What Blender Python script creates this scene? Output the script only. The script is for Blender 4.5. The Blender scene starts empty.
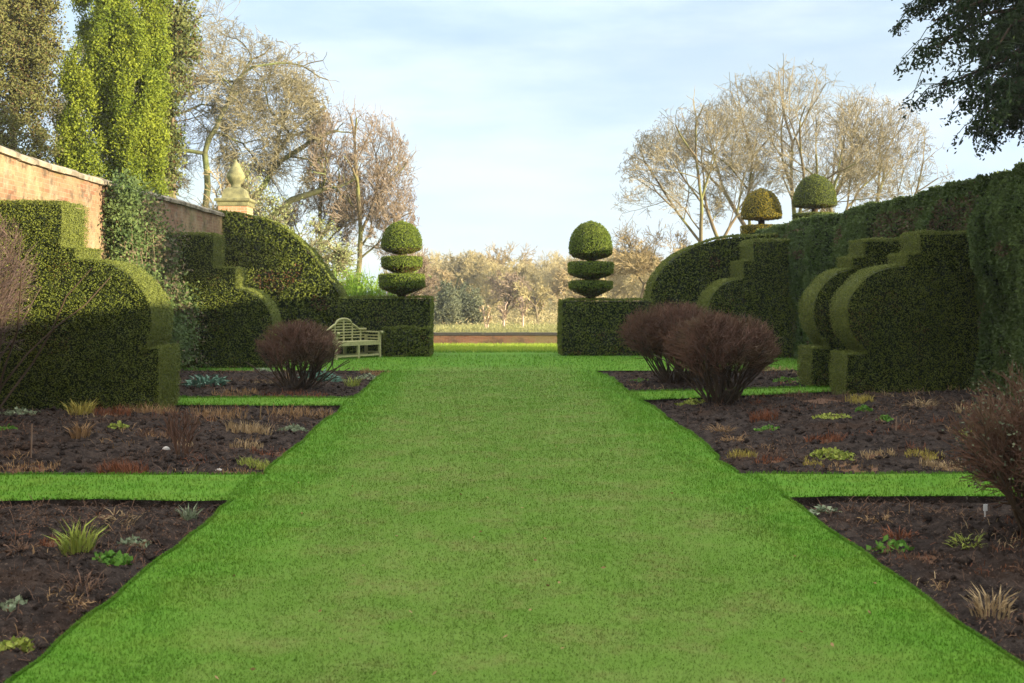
import bpy, math
import numpy as np
R = math.radians
rng = np.random.default_rng(7)
scene = bpy.context.scene
COL = scene.collection
PI = math.pi
H, F, CX, CY = 1.75, 1080.0, 483.0, 292.0     # eye height, focal length in px, vanishing point

# ------------------------------------------------------------------ helpers
def nrm(a):
    return a / np.maximum(np.linalg.norm(a, axis=-1, keepdims=True), 1e-9)

def rnd(*s):
    return rng.random(s)

def uni(a, b, *s):
    return rng.uniform(a, b, s)

def hash2(ix, iy, seed):
    n = (ix * 374761393 + iy * 668265263 + seed * 974634777) & 0xffffffff
    n = ((n ^ (n >> 13)) * 1274126177) & 0xffffffff
    n = n ^ (n >> 16)
    return (n & 0xffff) / 65535.0

def vn(x, y, seed=0):
    """value noise 0..1"""
    x = np.asarray(x, float); y = np.asarray(y, float)
    ix = np.floor(x).astype(np.int64); iy = np.floor(y).astype(np.int64)
    fx = x - ix; fy = y - iy
    fx = fx * fx * (3 - 2 * fx); fy = fy * fy * (3 - 2 * fy)
    a = hash2(ix, iy, seed); b = hash2(ix + 1, iy, seed)
    c = hash2(ix, iy + 1, seed); d = hash2(ix + 1, iy + 1, seed)
    return (a * (1 - fx) + b * fx) * (1 - fy) + (c * (1 - fx) + d * fx) * fy

def fbm(x, y, seed=0, o=4):
    s = 0; a = .5; t = 0
    for i in range(o):
        s = s + a * vn(x * 2 ** i, y * 2 ** i, seed + i * 17); t += a; a *= .5
    return s / t

def sstep(a, b, x):
    t = np.clip((x - a) / (b - a), 0, 1)
    return t * t * (3 - 2 * t)

class Geo:
    """collects numpy chunks and links them as ONE mesh object"""
    def __init__(self):
        self.V = []; self.q = []; self.t = []; self.n = 0
    def add(self, V, Fc, tone=0.0, var=None, brown=0.0, mat=0, smooth=False):
        V = np.asarray(V, float).reshape(-1, 3); Fc = np.asarray(Fc, np.int64)
        m = len(Fc)
        if m == 0: return self
        if var is None: var = rng.random(m)
        rec = (Fc + self.n, np.broadcast_to(np.asarray(var, float), m), np.broadcast_to(np.asarray(tone, float), m),
               np.broadcast_to(np.asarray(brown, float), m), np.full(m, mat), np.full(m, smooth))
        (self.q if Fc.shape[1] == 4 else self.t).append(rec)
        self.V.append(V); self.n += len(V)
        return self
    def ngon_prism(self, loop_a, loop_b, **k):
        """closed strip between two equal loops plus fan caps"""
        a = np.asarray(loop_a, float); b = np.asarray(loop_b, float); n = len(a)
        i = np.arange(n); j = (i + 1) % n
        self.add(np.vstack([a, b]), np.stack([i, j, j + n, i + n], 1), **k)
        return self
    def build(self, name, mats, parent=None):
        V = np.vstack(self.V)
        me = bpy.data.meshes.new(name)
        me.vertices.add(len(V)); me.vertices.foreach_set('co', V.astype(np.float32).ravel())
        fl, ls, lt, at = [], [], [], [[], [], [], [], []]
        pos = 0
        for lst, k in ((self.q, 4), (self.t, 3)):
            for rec in lst:
                m = len(rec[0])
                fl.append(rec[0].ravel()); ls.append(pos + np.arange(m) * k); lt.append(np.full(m, k)); pos += m * k
                for z in range(5): at[z].append(rec[z + 1])
        fl = np.concatenate(fl); ls = np.concatenate(ls); lt = np.concatenate(lt); at = [np.concatenate(z) for z in at]
        me.loops.add(len(fl)); me.loops.foreach_set('vertex_index', fl.astype(np.int32))
        me.polygons.add(len(ls)); me.polygons.foreach_set('loop_start', ls.astype(np.int32))
        me.polygons.foreach_set('loop_total', lt.astype(np.int32))
        me.polygons.foreach_set('material_index', at[3].astype(np.int32))
        me.polygons.foreach_set('use_smooth', at[4].astype(bool))
        for z, an in enumerate(('var', 'tone', 'brown')):
            A = me.attributes.new(an, 'FLOAT', 'FACE'); A.data.foreach_set('value', at[z].astype(np.float32))
        for m in (mats if isinstance(mats, (list, tuple)) else [mats]): me.materials.append(m)
        me.update(calc_edges=True); me.validate()
        o = bpy.data.objects.new(name, me); COL.objects.link(o)
        if parent: o.parent = parent
        return o

def tag(o, label, cat, group=None, kind=None):
    o['label'] = label; o['category'] = cat
    if group: o['group'] = group
    if kind: o['kind'] = kind
    return o

def structure(o):
    o['kind'] = 'structure'; return o

def thing(name, label, cat, loc, group=None, rot=0):
    o = bpy.data.objects.new(name, None); COL.objects.link(o); o.empty_display_size = .2
    o.location = loc; o.rotation_euler = (0, 0, rot)
    return tag(o, label, cat, group)

def dup(root, loc, rot=0, sc=1, label=None):
    r = root.copy(); COL.objects.link(r); r.location = loc; r.rotation_euler = (0, 0, rot); r.scale = (sc, sc, sc)
    if label: r['label'] = label
    for ch in list(root.children):
        c = ch.copy(); COL.objects.link(c); c.parent = r
    return r

# ------------------------------------------------------------------ shapes
def tubes(g, P, rad, sides=3, **k):
    """P (n,k,3) polylines, rad (n,k)"""
    P = np.asarray(P, float); n, m, _ = P.shape
    rad = np.broadcast_to(np.asarray(rad, float), (n, m))
    d = nrm(P[:, -1] - P[:, 0])
    ref = np.where((np.abs(d[:, 2]) < .9)[:, None], np.array([0, 0, 1.]), np.array([1., 0, 0]))
    u = nrm(np.cross(d, ref)); v = np.cross(d, u)
    a = np.arange(sides) * 2 * PI / sides
    ring = np.cos(a)[None, :, None] * u[:, None, :] + np.sin(a)[None, :, None] * v[:, None, :]
    V = P[:, :, None, :] + rad[:, :, None, None] * ring[:, None, :, :]
    idx = np.arange(n * m * sides).reshape(n, m, sides)
    nx = np.roll(idx, -1, axis=2)
    Fc = np.stack([idx[:, :-1], nx[:, :-1], nx[:, 1:], idx[:, 1:]], -1).reshape(-1, 4)
    if 'var' in k and np.ndim(k['var']) == 1: k['var'] = np.repeat(k['var'], (m - 1) * sides)
    else: k.setdefault('var', np.repeat(rng.random(n), (m - 1) * sides))
    g.add(V.reshape(-1, 3), Fc, smooth=sides > 4, **k)

def leaves(g, P, N, L, W, tilt=.5, **k):
    """one pointed leaf face per point; tilt 0 = lies on the surface, 1 = stands up from it"""
    n = len(P)
    if n == 0: return
    t = nrm(np.cross(N, nrm(rng.normal(size=(n, 3)))))
    tl = (tilt * (rnd(n) * 1.3 - .15))[:, None]
    d = nrm(t * (1 - np.abs(tl)) + N * tl)
    s = nrm(np.cross(d, nrm(N + .7 * rng.normal(size=(n, 3)))))
    L = (L * uni(.6, 1.3, n))[:, None]; W = (W * uni(.7, 1.2, n))[:, None]
    V = np.stack([P - d * L * .25, P + d * L * .3 + s * W, P + d * L * .75, P + d * L * .3 - s * W], 1)
    g.add(V.reshape(-1, 3), np.arange(n * 4).reshape(n, 4), **k)

def blades(g, B, az, lean, L, W, curve=.6, **k):
    """arching grass blades / strap leaves: two faces each"""
    n = len(B)
    h = np.stack([np.cos(az), np.sin(az), np.zeros(n)], 1)
    s = np.stack([-np.sin(az), np.cos(az), np.zeros(n)], 1) + .4 * rng.normal(size=(n, 3)); s = nrm(s)
    up = np.array([0, 0, 1.])
    a0 = lean; a1 = lean + curve
    d0 = h * np.sin(a0)[:, None] + up * np.cos(a0)[:, None]
    d1 = h * np.sin(a1)[:, None] + up * np.cos(a1)[:, None]
    L = np.asarray(L)[:, None]; W = np.asarray(W)
    W = (np.broadcast_to(W, n))[:, None]
    m = B + d0 * L * .55; e = m + d1 * L * .45
    V = np.stack([B - s * W * .4, B + s * W * .4, m + s * W * .5, m - s * W * .5, e], 1)
    i = np.arange(n) * 5
    v = rng.random(n) if k.get('var') is None else k['var']
    k = {q: w for q, w in k.items() if q != 'var'}
    base = g.n
    g.add(V.reshape(-1, 3), np.stack([i, i + 1, i + 2, i + 3], 1), var=v, **k)
    g.n = base
    # tips share the same vertices
    Vs = g.V.pop(); g.add(Vs, np.stack([i + 3, i + 2, i + 4], 1), var=v, **k)

def boxes(g, c, s, rot=None, bev=.0, **k):
    x, y, z = np.array(s) / 2
    P = np.array([[-x, -y, -z], [x, -y, -z], [x, y, -z], [-x, y, -z], [-x, -y, z], [x, -y, z], [x, y, z], [-x, y, z]])
    if rot is not None: P = P @ np.asarray(rot).T
    g.add(P + np.array(c), [[0, 3, 2, 1], [4, 5, 6, 7], [0, 1, 5, 4], [1, 2, 6, 5], [2, 3, 7, 6], [3, 0, 4, 7]], var=float(rng.random()), **k)

def lathe(g, prof, c=(0, 0, 0), n=40, jit=0.0, square=False, **k):
    prof = np.asarray(prof, float); m = len(prof)
    if square:
        a = np.array([PI / 4 + i * PI / 2 for i in range(4)]); n = 4; f = math.sqrt(2)
    else:
        a = np.arange(n) * 2 * PI / n; f = 1
    rr = prof[:, 0][:, None] * f * (1 + jit * rng.normal(size=(m, n)))
    V = np.stack([rr * np.cos(a), rr * np.sin(a), np.repeat(prof[:, 1][:, None], n, 1)], -1) + np.array(c)
    idx = np.arange(m * n).reshape(m, n); nx = np.roll(idx, -1, 1)
    Fc = np.stack([idx[:-1], nx[:-1], nx[1:], idx[1:]], -1).reshape(-1, 4)
    g.add(V.reshape(-1, 3), Fc, smooth=not square, **k)

def lathe_points(prof, n):
    """random points and outward normals on a lathe profile (radius, z), denser where it is wider"""
    prof = np.asarray(prof, float); a = prof[:-1]; b = prof[1:]
    ar = np.linalg.norm(b - a, axis=1) * (a[:, 0] + b[:, 0]) / 2 + 1e-9
    s = rng.choice(len(ar), n, p=ar / ar.sum()); t = rnd(n)
    p = a[s] * (1 - t)[:, None] + b[s] * t[:, None]; d = b[s] - a[s]
    nr = np.stack([d[:, 1], -d[:, 0]], 1); nr = nrm(nr)
    az = rnd(n) * 2 * PI
    P = np.stack([p[:, 0] * np.cos(az), p[:, 0] * np.sin(az), p[:, 1]], 1)
    N = np.stack([nr[:, 0] * np.cos(az), nr[:, 0] * np.sin(az), nr[:, 1]], 1)
    return P, N

# ------------------------------------------------------------------ materials
def mat(name):
    m = bpy.data.materials.new(name); m.use_nodes = True
    nt = m.node_tree; b = nt.nodes['Principled BSDF']
    return m, nt, b, nt.nodes.new, nt.links.new

def ramp(nt, fac, stops, interp='LINEAR'):
    r = nt.nodes.new('ShaderNodeValToRGB'); r.color_ramp.interpolation = interp
    e = r.color_ramp.elements
    while len(e) < len(stops): e.new(.5)
    for i, (p, c) in enumerate(stops):
        e[i].position = p; e[i].color = (*c, 1)
    if fac is not None: nt.links.new(fac, r.inputs[0])
    return r.outputs[0]

def mixc(nt, fac, a, b, mode='MIX'):
    m = nt.nodes.new('ShaderNodeMix'); m.data_type = 'RGBA'; m.blend_type = mode
    for sock, v in ((m.inputs[0], fac), (m.inputs[6], a), (m.inputs[7], b)):
        if isinstance(v, (int, float)): sock.default_value = v
        elif isinstance(v, tuple): sock.default_value = (*v, 1)
        else: nt.links.new(v, sock)
    return m.outputs[2]

def math_(nt, op, a, b=None, c=None):
    m = nt.nodes.new('ShaderNodeMath'); m.operation = op
    for s, v in zip(m.inputs, (a, b, c)):
        if v is None: continue
        if isinstance(v, (int, float)): s.default_value = v
        else: nt.links.new(v, s)
    return m.outputs[0]

def maprange(nt, v, a, b, c=0.0, d=1.0, smooth=True):
    m = nt.nodes.new('ShaderNodeMapRange'); m.interpolation_type = 'SMOOTHSTEP' if smooth else 'LINEAR'
    nt.links.new(v, m.inputs[0])
    for i, x in enumerate((a, b, c, d)): m.inputs[i + 1].default_value = x
    return m.outputs[0]

def noise(nt, vec, scale, detail=4, rough=.55):
    n = nt.nodes.new('ShaderNodeTexNoise'); n.inputs['Scale'].default_value = scale
    n.inputs['Detail'].default_value = detail; n.inputs['Roughness'].default_value = rough
    if vec is not None: nt.links.new(vec, n.inputs['Vector'])
    return n.outputs['Fac']

def attr(nt, name):
    a = nt.nodes.new('ShaderNodeAttribute'); a.attribute_name = name; return a.outputs['Fac']

def objco(nt):
    return nt.nodes.new('ShaderNodeTexCoord').outputs['Object']

def mapping(nt, vec, scale):
    m = nt.nodes.new('ShaderNodeMapping'); nt.links.new(vec, m.inputs[0]); m.inputs['Scale'].default_value = scale
    return m.outputs[0]

def foliage(name, dark, light, clip=None, brown=(.09, .045, .02), patch=.5, trans=.2, rough=.65, nscale=1.3):
    """leaf colour: per-leaf variation, soft patches, lighter clipped faces and dead brown bits"""
    m, nt, b, N, Lk = mat(name)
    v = attr(nt, 'var'); co = objco(nt)
    f = math_(nt, 'ADD', math_(nt, 'MULTIPLY', v, 1 - patch), math_(nt, 'MULTIPLY', maprange(nt, noise(nt, co, nscale), .3, .7), patch))
    c = mixc(nt, f, dark, light)
    if clip: c = mixc(nt, attr(nt, 'tone'), c, mixc(nt, v, tuple(x * .8 for x in clip), tuple(x * 1.2 for x in clip)))
    c = mixc(nt, attr(nt, 'brown'), c, mixc(nt, v, tuple(x * .6 for x in brown), tuple(x * 1.4 for x in brown)))
    Lk(c, b.inputs['Base Color']); b.inputs['Roughness'].default_value = rough
    b.inputs['Specular IOR Level'].default_value = .10
    if trans > 0:
        t = N('ShaderNodeBsdfTranslucent'); Lk(c, t.inputs[0])
        x = N('ShaderNodeMixShader'); x.inputs[0].default_value = trans
        Lk(b.outputs[0], x.inputs[1]); Lk(t.outputs[0], x.inputs[2])
        Lk(x.outputs[0], nt.nodes['Material Output'].inputs[0])
    return m

def bark(name, a, b2, moss=None, scale=3):
    m, nt, b, N, Lk = mat(name)
    co = objco(nt)
    c = mixc(nt, maprange(nt, noise(nt, co, scale), .3, .7), a, b2)
    c = mixc(nt, math_(nt, 'MULTIPLY', attr(nt, 'var'), .6), c, tuple(x * .55 for x in a))
    if moss: c = mixc(nt, maprange(nt, noise(nt, co, .7), .45, .65), c, moss)
    Lk(c, b.inputs['Base Color']); b.inputs['Roughness'].default_value = .85; b.inputs['Specular IOR Level'].default_value = .15
    return m

M = {}
M['yew'] = foliage('clipped_yew', (.070, .092, .015), (.145, .163, .024), clip=(.155, .170, .038), patch=.4)
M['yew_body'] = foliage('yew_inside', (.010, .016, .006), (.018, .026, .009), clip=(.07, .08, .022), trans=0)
M['yewblue'] = foliage('hedge_conifer', (.045, .074, .020), (.125, .165, .050), clip=(.09, .12, .035), brown=(.115, .08, .045), patch=.55, nscale=.9)
M['topi'] = foliage('topiary_yew', (.07, .11, .013), (.17, .21, .03), clip=(.18, .20, .03), brown=(.12, .06, .025))
M['gold'] = foliage('golden_yew', (.15, .12, .012), (.28, .21, .02), brown=(.25, .14, .02))
M['cypress'] = foliage('cypress', (.062, .105, .010), (.28, .305, .032), patch=.3, trans=.25, nscale=.8)
M['olive'] = foliage('olive_leaf', (.065, .07, .02), (.20, .19, .06), patch=.5, brown=(.1, .06, .03))
M['paleleaf'] = foliage('pale_leaf', (.15, .17, .05), (.36, .37, .17), trans=.3)
M['holly'] = foliage('holly_leaf', (.05, .08, .02), (.22, .22, .07), trans=.2)
M['climber'] = foliage('climber_leaf', (.025, .052, .016), (.14, .18, .055), patch=.4, brown=(.13, .09, .06))
M['darkyew'] = foliage('dark_yew', (.009, .020, .007), (.026, .045, .014), trans=.05, rough=.9)
M['willow'] = foliage('willow_wand', (.10, .20, .02), (.26, .36, .05), trans=.3)
M['darkbush'] = foliage('far_evergreen', (.06, .075, .045), (.16, .16, .085), trans=.1, nscale=.4)
M['bark'] = bark('bare_bark', (.20, .15, .09), (.13, .10, .06), moss=(.17, .17, .06))
M['twig'] = bark('bare_twig', (.29, .245, .15), (.21, .17, .11))
M['oakbark'] = bark('oak_bark', (.12, .12, .05), (.07, .06, .035), moss=(.15, .17, .06))
M['oaktwig'] = bark('oak_twig', (.25, .215, .12), (.17, .14, .08))
M['warmtwig'] = bark('warm_twig', (.36, .28, .14), (.27, .20, .11), scale=.6)
M['pinktwig'] = bark('pink_twig', (.28, .21, .145), (.21, .155, .11))
M['palebark'] = bark('birch_bark', (.55, .40, .30), (.45, .30, .22))
M['wood_far'] = bark('far_wood_twig', (.42, .345, .17), (.31, .25, .12), scale=.15)
M['spirea'] = bark('shrub_twig', (.150, .077, .050), (.112, .061, .038), moss=(.115, .082, .040), scale=2)
M['spirea_stem'] = bark('shrub_stem', (.075, .05, .03), (.05, .034, .02))
M['purple'] = bark('purple_twig', (.14, .09, .075), (.09, .06, .045))
M['clumpfol'] = {}

def clump_mat(key, dark, light, brown=(.2, .1, .05)):
    M[key] = foliage('clump_' + key, dark, light, brown=brown, patch=.2, trans=.15, nscale=6)
clump_mat('green', (.05, .12, .015), (.14, .28, .04))
clump_mat('lime', (.14, .19, .03), (.36, .38, .07))
clump_mat('yellow', (.22, .17, .03), (.42, .34, .08))
clump_mat('straw', (.20, .13, .06), (.46, .33, .17))
clump_mat('tan', (.16, .09, .04), (.36, .22, .10))
clump_mat('russet', (.085, .03, .015), (.24, .09, .04))
clump_mat('grey', (.10, .13, .07), (.30, .34, .20))
clump_mat('blue', (.05, .11, .07), (.15, .26, .18))
clump_mat('pasture', (.17, .17, .06), (.34, .31, .13))
clump_mat('debris', (.06, .035, .022), (.18, .10, .06))

def world_xy(nt):
    g = nt.nodes.new('ShaderNodeNewGeometry'); s = nt.nodes.new('ShaderNodeSeparateXYZ')
    nt.links.new(g.outputs['Position'], s.inputs[0]); return g.outputs['Position'], s.outputs[0], s.outputs[1]

def lawn_mat(name, blade):
    m, nt, b, N, Lk = mat(name)
    P, X, Y = world_xy(nt)
    # worn middle of the walk, lusher verges and cross strips
    edge = maprange(nt, math_(nt, 'ABSOLUTE', math_(nt, 'SUBTRACT', math_(nt, 'ADD', X, math_(nt, 'MULTIPLY', math_(nt, 'SUBTRACT', noise(nt, P, .9), .5), 1.6)), .2)), 1.15, 2.2)
    far = maprange(nt, Y, 24.2, 26.5)
    lush = math_(nt, 'MAXIMUM', edge, far)
    n1 = maprange(nt, noise(nt, mapping(nt, P, (.7, .8, 1)), 1.0, 6, .62), .36, .64)
    n2 = maprange(nt, noise(nt, P, 4.5, 4, .6), .3, .7)
    n3 = maprange(nt, noise(nt, P, 14, 3, .6), .35, .7)
    n4 = maprange(nt, noise(nt, P, 2.1, 4, .6), .42, .66)
    worn = mixc(nt, n1, (.128, .186, .038), (.092, .160, .024))
    worn = mixc(nt, math_(nt, 'MULTIPLY', n2, .5), worn, (.142, .184, .048))
    worn = mixc(nt, math_(nt, 'MULTIPLY', math_(nt, 'MULTIPLY', n4, n3), .5), worn, (.13, .11, .035))
    worn = mixc(nt, math_(nt, 'MULTIPLY', math_(nt, 'SUBTRACT', 1.0, n4), .4), worn, (.068, .165, .011))
    rich = mixc(nt, n2, (.070, .180, .014), (.094, .206, .022))
    rich = mixc(nt, math_(nt, 'MULTIPLY', n4, .4), rich, (.122, .200, .022))
    lush = math_(nt, 'MULTIPLY', lush, .9)
    c = mixc(nt, lush, worn, rich)
    c = mixc(nt, math_(nt, 'MULTIPLY', n3, .15), c, (.06, .11, .015))
    sun_strip = maprange(nt, Y, 31.5, 34)  # sunlight on the far lawn, put into the colour as yellow-green
    c = mixc(nt, sun_strip, c, mixc(nt, n2, (.20, .30, .03), (.30, .34, .06)))
    if blade:
        v = attr(nt, 'var')
        c = mixc(nt, 1.0, c, ramp(nt, v, [(0, (1.0, .98, .96)), (.6, (1.1, 1.08, 1.1)), (.93, (1.22, 1.18, 1.22)), (1, (1.6, 1.38, 1.7))]), 'MULTIPLY')
        t = N('ShaderNodeBsdfTranslucent'); Lk(c, t.inputs[0])
        x = N('ShaderNodeMixShader'); x.inputs[0].default_value = .5
        Lk(b.outputs[0], x.inputs[1]); Lk(t.outputs[0], x.inputs[2]); Lk(x.outputs[0], nt.nodes['Material Output'].inputs[0])
    else:
        c = mixc(nt, 1.0, c, (1., .98, .98), 'MULTIPLY')
    Lk(c, b.inputs['Base Color']); b.inputs['Roughness'].default_value = .9; b.inputs['Specular IOR Level'].default_value = .04
    return m
M['lawn'] = lawn_mat('lawn_turf', False); M['blade'] = lawn_mat('grass_blade', True)

def soil_mat():
    m, nt, b, N, Lk = mat('soil')
    co = objco(nt)
    a = maprange(nt, noise(nt, co, 9, 6, .65), .35, .7)
    c = mixc(nt, a, (.021, .0160, .0135), (.068, .051, .041))
    c = mixc(nt, math_(nt, 'MULTIPLY', maprange(nt, noise(nt, co, 1.1, 3), .5, .72), .6), c, (.062, .036, .023))
    c = mixc(nt, math_(nt, 'MULTIPLY', maprange(nt, noise(nt, co, 70, 2), .62, .72), .8), c, (.17, .115, .08))
    Lk(c, b.inputs['Base Color']); b.inputs['Roughness'].default_value = 1.; b.inputs['Specular IOR Level'].default_value = .03
    bp = N('ShaderNodeBump'); bp.inputs['Strength'].default_value = 1.; bp.inputs['Distance'].default_value = .035
    Lk(noise(nt, co, 40, 6, .7), bp.inputs['Height']); Lk(bp.outputs[0], b.inputs['Normal'])
    return m
M['soil'] = soil_mat()

def plain(name, col, rough=.7, col2=None, scale=8, bump=0.0):
    m, nt, b, N, Lk = mat(name)
    co = objco(nt); n = maprange(nt, noise(nt, co, scale, 5, .6), .3, .7)
    Lk(mixc(nt, n, col, col2 or tuple(x * .7 for x in col)), b.inputs['Base Color'])
    b.inputs['Roughness'].default_value = rough; b.inputs['Specular IOR Level'].default_value = .2
    if bump:
        bp = N('ShaderNodeBump'); bp.inputs['Strength'].default_value = bump; bp.inputs['Distance'].default_value = .02
        Lk(noise(nt, co, scale * 5, 5), bp.inputs['Height']); Lk(bp.outputs[0], b.inputs['Normal'])
    return m
M['field'] = plain('rough_pasture', (.22, .24, .06), .9, (.30, .26, .11), .15)
M['bench'] = plain('weathered_teak', (.40, .38, .17), .75, (.27, .26, .11), 14, .3)
M['stone'] = plain('lichened_stone', (.24, .22, .10), .9, (.12, .115, .06), 5, .6)
M['coping'] = plain('coping_stone', (.36, .30, .21), .9, (.13, .105, .075), 3.2, .9)
M['cane'] = plain('cane', (.22, .14, .09), .8)
M['darkpost'] = plain('dark_post', (.04, .035, .03), .8)
M['white'] = plain('white_marker', (.75, .74, .70), .6)
M['flint'] = plain('pale_stone', (.50, .46, .40), .8, scale=30)

def brick_mat(name, c1, c2, mortar, swap, patches):
    m, nt, b, N, Lk = mat(name)
    co = objco(nt); s = N('ShaderNodeSeparateXYZ'); Lk(co, s.inputs[0]); cb = N('ShaderNodeCombineXYZ')
    Lk(s.outputs[1 if swap else 0], cb.inputs[0]); Lk(s.outputs[2], cb.inputs[1])
    t = N('ShaderNodeTexBrick'); Lk(cb.outputs[0], t.inputs['Vector'])
    t.inputs['Scale'].default_value = 1; t.inputs['Brick Width'].default_value = .235; t.inputs['Row Height'].default_value = .078
    t.inputs['Mortar Size'].default_value = .007; t.inputs['Bias'].default_value = -.1
    for q, c in (('Color1', c1), ('Color2', c2), ('Mortar', mortar)): t.inputs[q].default_value = (*c, 1)
    c = t.outputs['Color']
    for sc, lo, hi, amt, pc in patches:
        c = mixc(nt, math_(nt, 'MULTIPLY', maprange(nt, noise(nt, co, sc, 5, .62), lo, hi), amt), c, pc)
    c = mixc(nt, .35, c, ramp(nt, noise(nt, co, 18, 4, .7), [(.3, (.35, .35, .35)), (.7, (1, 1, 1))]), 'MULTIPLY')
    Lk(c, b.inputs['Base Color']); b.inputs['Roughness'].default_value = .9; b.inputs['Specular IOR Level'].default_value = .15
    bp = N('ShaderNodeBump'); bp.inputs['Strength'].default_value = .7; bp.inputs['Distance'].default_value = .012
    hh = math_(nt, 'SUBTRACT', noise(nt, co, 22, 4), math_(nt, 'MULTIPLY', t.outputs['Fac'], .6))
    Lk(hh, bp.inputs['Height']); Lk(bp.outputs[0], b.inputs['Normal'])
    return m
M['wall'] = brick_mat('old_brick', (.22, .105, .06), (.29, .17, .095), (.29, .21, .135), True,
                      [(.9, .40, .60, .58, (.37, .29, .155)), (.45, .50, .66, .65, (.20, .075, .05)), (2.3, .52, .66, .6, (.34, .27, .18)), (1.7, .54, .68, .65, (.14, .14, .05)), (4.1, .52, .66, .7, (.08, .06, .04))])
M['lowbrick'] = brick_mat('low_brick', (.15, .065, .04), (.19, .095, .055), (.16, .12, .085), False,
                          [(.6, .45, .65, .6, (.12, .11, .045)), (2., .5, .65, .7, (.06, .04, .03))])
M['pierbrick'] = brick_mat('pier_brick', (.50, .24, .12), (.42, .22, .11), (.5, .42, .3), False, [(1.5, .5, .7, .4, (.4, .36, .18))])

# ------------------------------------------------------------------ ground
XL, XR = -2.13, 2.55
def xl(y): return XL + .08 * (vn(y * .9, 3.3, 5) - .5) + .05 * (vn(y * 3.1, 1.3, 6) - .5)
def xr(y): return XR + .16 * (vn(y * .55, 7.7, 8) - .5) + .08 * (vn(y * 2.6, 1.3, 9) - .5) - .06 * np.exp(-((y - 11.2) / 1.2) ** 2)
def terr(y):
    y = np.asarray(y, float)
    return np.where(y < 31, 0, np.where(y < 45, -.033 * (y - 31), np.where(y < 120, -.462 - .017 * (y - 45), -1.737)))
# cross strips: (near edge, far edge) as lines in x
def strip_l(k): return [(9.12, 10.38), (16.72, 17.92), (24.2, None)][k]
def ry1(x): return 9.28 + 0 * x
def ry2(x): return 10.42 + 0 * x
def ry3(x): return 17.55 + (np.asarray(x) - 2.55) * .40
def ry4(x): return 18.95 + (np.asarray(x) - 2.55) * .26
ONE = lambda v: (lambda x: v + 0 * np.asarray(x, float))
BEDS = [  # name, side, x far, y near, y far
    ('soil_bed', -1, -7.45, ONE(1.5), ONE(9.12)), ('soil_bed', -1, -7.45, ONE(10.38), ONE(16.72)), ('soil_bed', -1, -7.45, ONE(17.92), ONE(24.2)),
    ('soil_bed', 1, 9.0, ONE(1.5), ry1), ('soil_bed', 1, 9.0, ry2, ry3), ('soil_bed', 1, 9.0, ry4, ONE(24.1))]
def edge_dist(x, y):
    """distance inside a bed from its nearest turf edge (negative on turf)"""
    x = np.asarray(x, float); y = np.asarray(y, float); best = np.full(np.broadcast(x, y).shape, -9.)
    for _, sd, xf, a, b in BEDS:
        e = (xl(y) - x) if sd < 0 else (x - xr(y))
        d = np.minimum(np.minimum(e, y - a(x)), b(x) - y)
        best = np.maximum(best, d)
    return best
def soil_z(x, y, fine=True):
    d = edge_dist(x, y); sd = np.where(np.asarray(x) > 0, 1.0, .85)
    z = -.065 + .03 * sstep(0, .25, d) + .15 * sd * sstep(.1, 2.2, d)
    if fine:
        z = z + .045 * (fbm(x * 2.2, y * 2.2, 21, 3) - .5) + (.085 * (fbm(x * 6, y * 6, 31, 4) - .5) + .05 * (np.abs(fbm(x * 15, y * 15, 37, 2) - .5) * 2 - .35)) * sstep(0, .15, d)
    return z

def grid(nx, ny, fn, g, **k):
    u, v = np.meshgrid(np.linspace(0, 1, nx), np.linspace(0, 1, ny))
    P = fn(u.ravel(), v.ravel())
    i = np.arange(nx * ny).reshape(ny, nx)
    Fc = np.stack([i[:-1, :-1], i[:-1, 1:], i[1:, 1:], i[1:, :-1]], -1).reshape(-1, 4)
    g.add(P, Fc, smooth=True, **k)

# far ground: one sheet to the horizon
g = Geo()
ys = np.array([-120, -60, 0, 10, 20, 31, 38, 45, 60, 90, 120, 300, 700.]); xs = np.array([-500, -200, -60, -20, 0, 20, 60, 200, 500.])
X, Y = np.meshgrid(xs, ys); i = np.arange(X.size).reshape(X.shape)
g.add(np.stack([X.ravel(), Y.ravel(), (terr(Y) - .12 * (Y < 46)).ravel()], 1), np.stack([i[:-1, :-1], i[:-1, 1:], i[1:, 1:], i[1:, :-1]], -1).reshape(-1, 4))
structure(g.build('ground', M['field']))

# turf: walk, cross strips, cross lawn with cut edges
g = Geo()
ed = .0
def walk(u, v):
    y = -2 + v * 26.3; return np.stack([xl(y) * (1 - u) + xr(y) * u, y, .006 * (fbm(xl(y) * (1 - u) * 2 + xr(y) * u * 2, y * 2, 3) - .5)], 1)
grid(30, 300, walk, g)
def skirt(P):  # vertical cut edge under a polyline
    P = np.asarray(P); n = len(P); Q = P.copy(); Q[:, 2] -= .11
    i = np.arange(n - 1); g.add(np.vstack([P, Q]), np.stack([i, i + 1, i + 1 + n, i + n], 1), mat=1)
yy = np.linspace(-2, 24.3, 300)
skirt(np.stack([xl(yy), yy, 0 * yy], 1)); skirt(np.stack([xr(yy), yy, 0 * yy], 1))
def wob(x, s): return .11 * (vn(x * 1.2, s * 3.1, 40 + s) - .5) + .04 * (vn(x * 5, s * 2.1, 44 + s) - .5)
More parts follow.
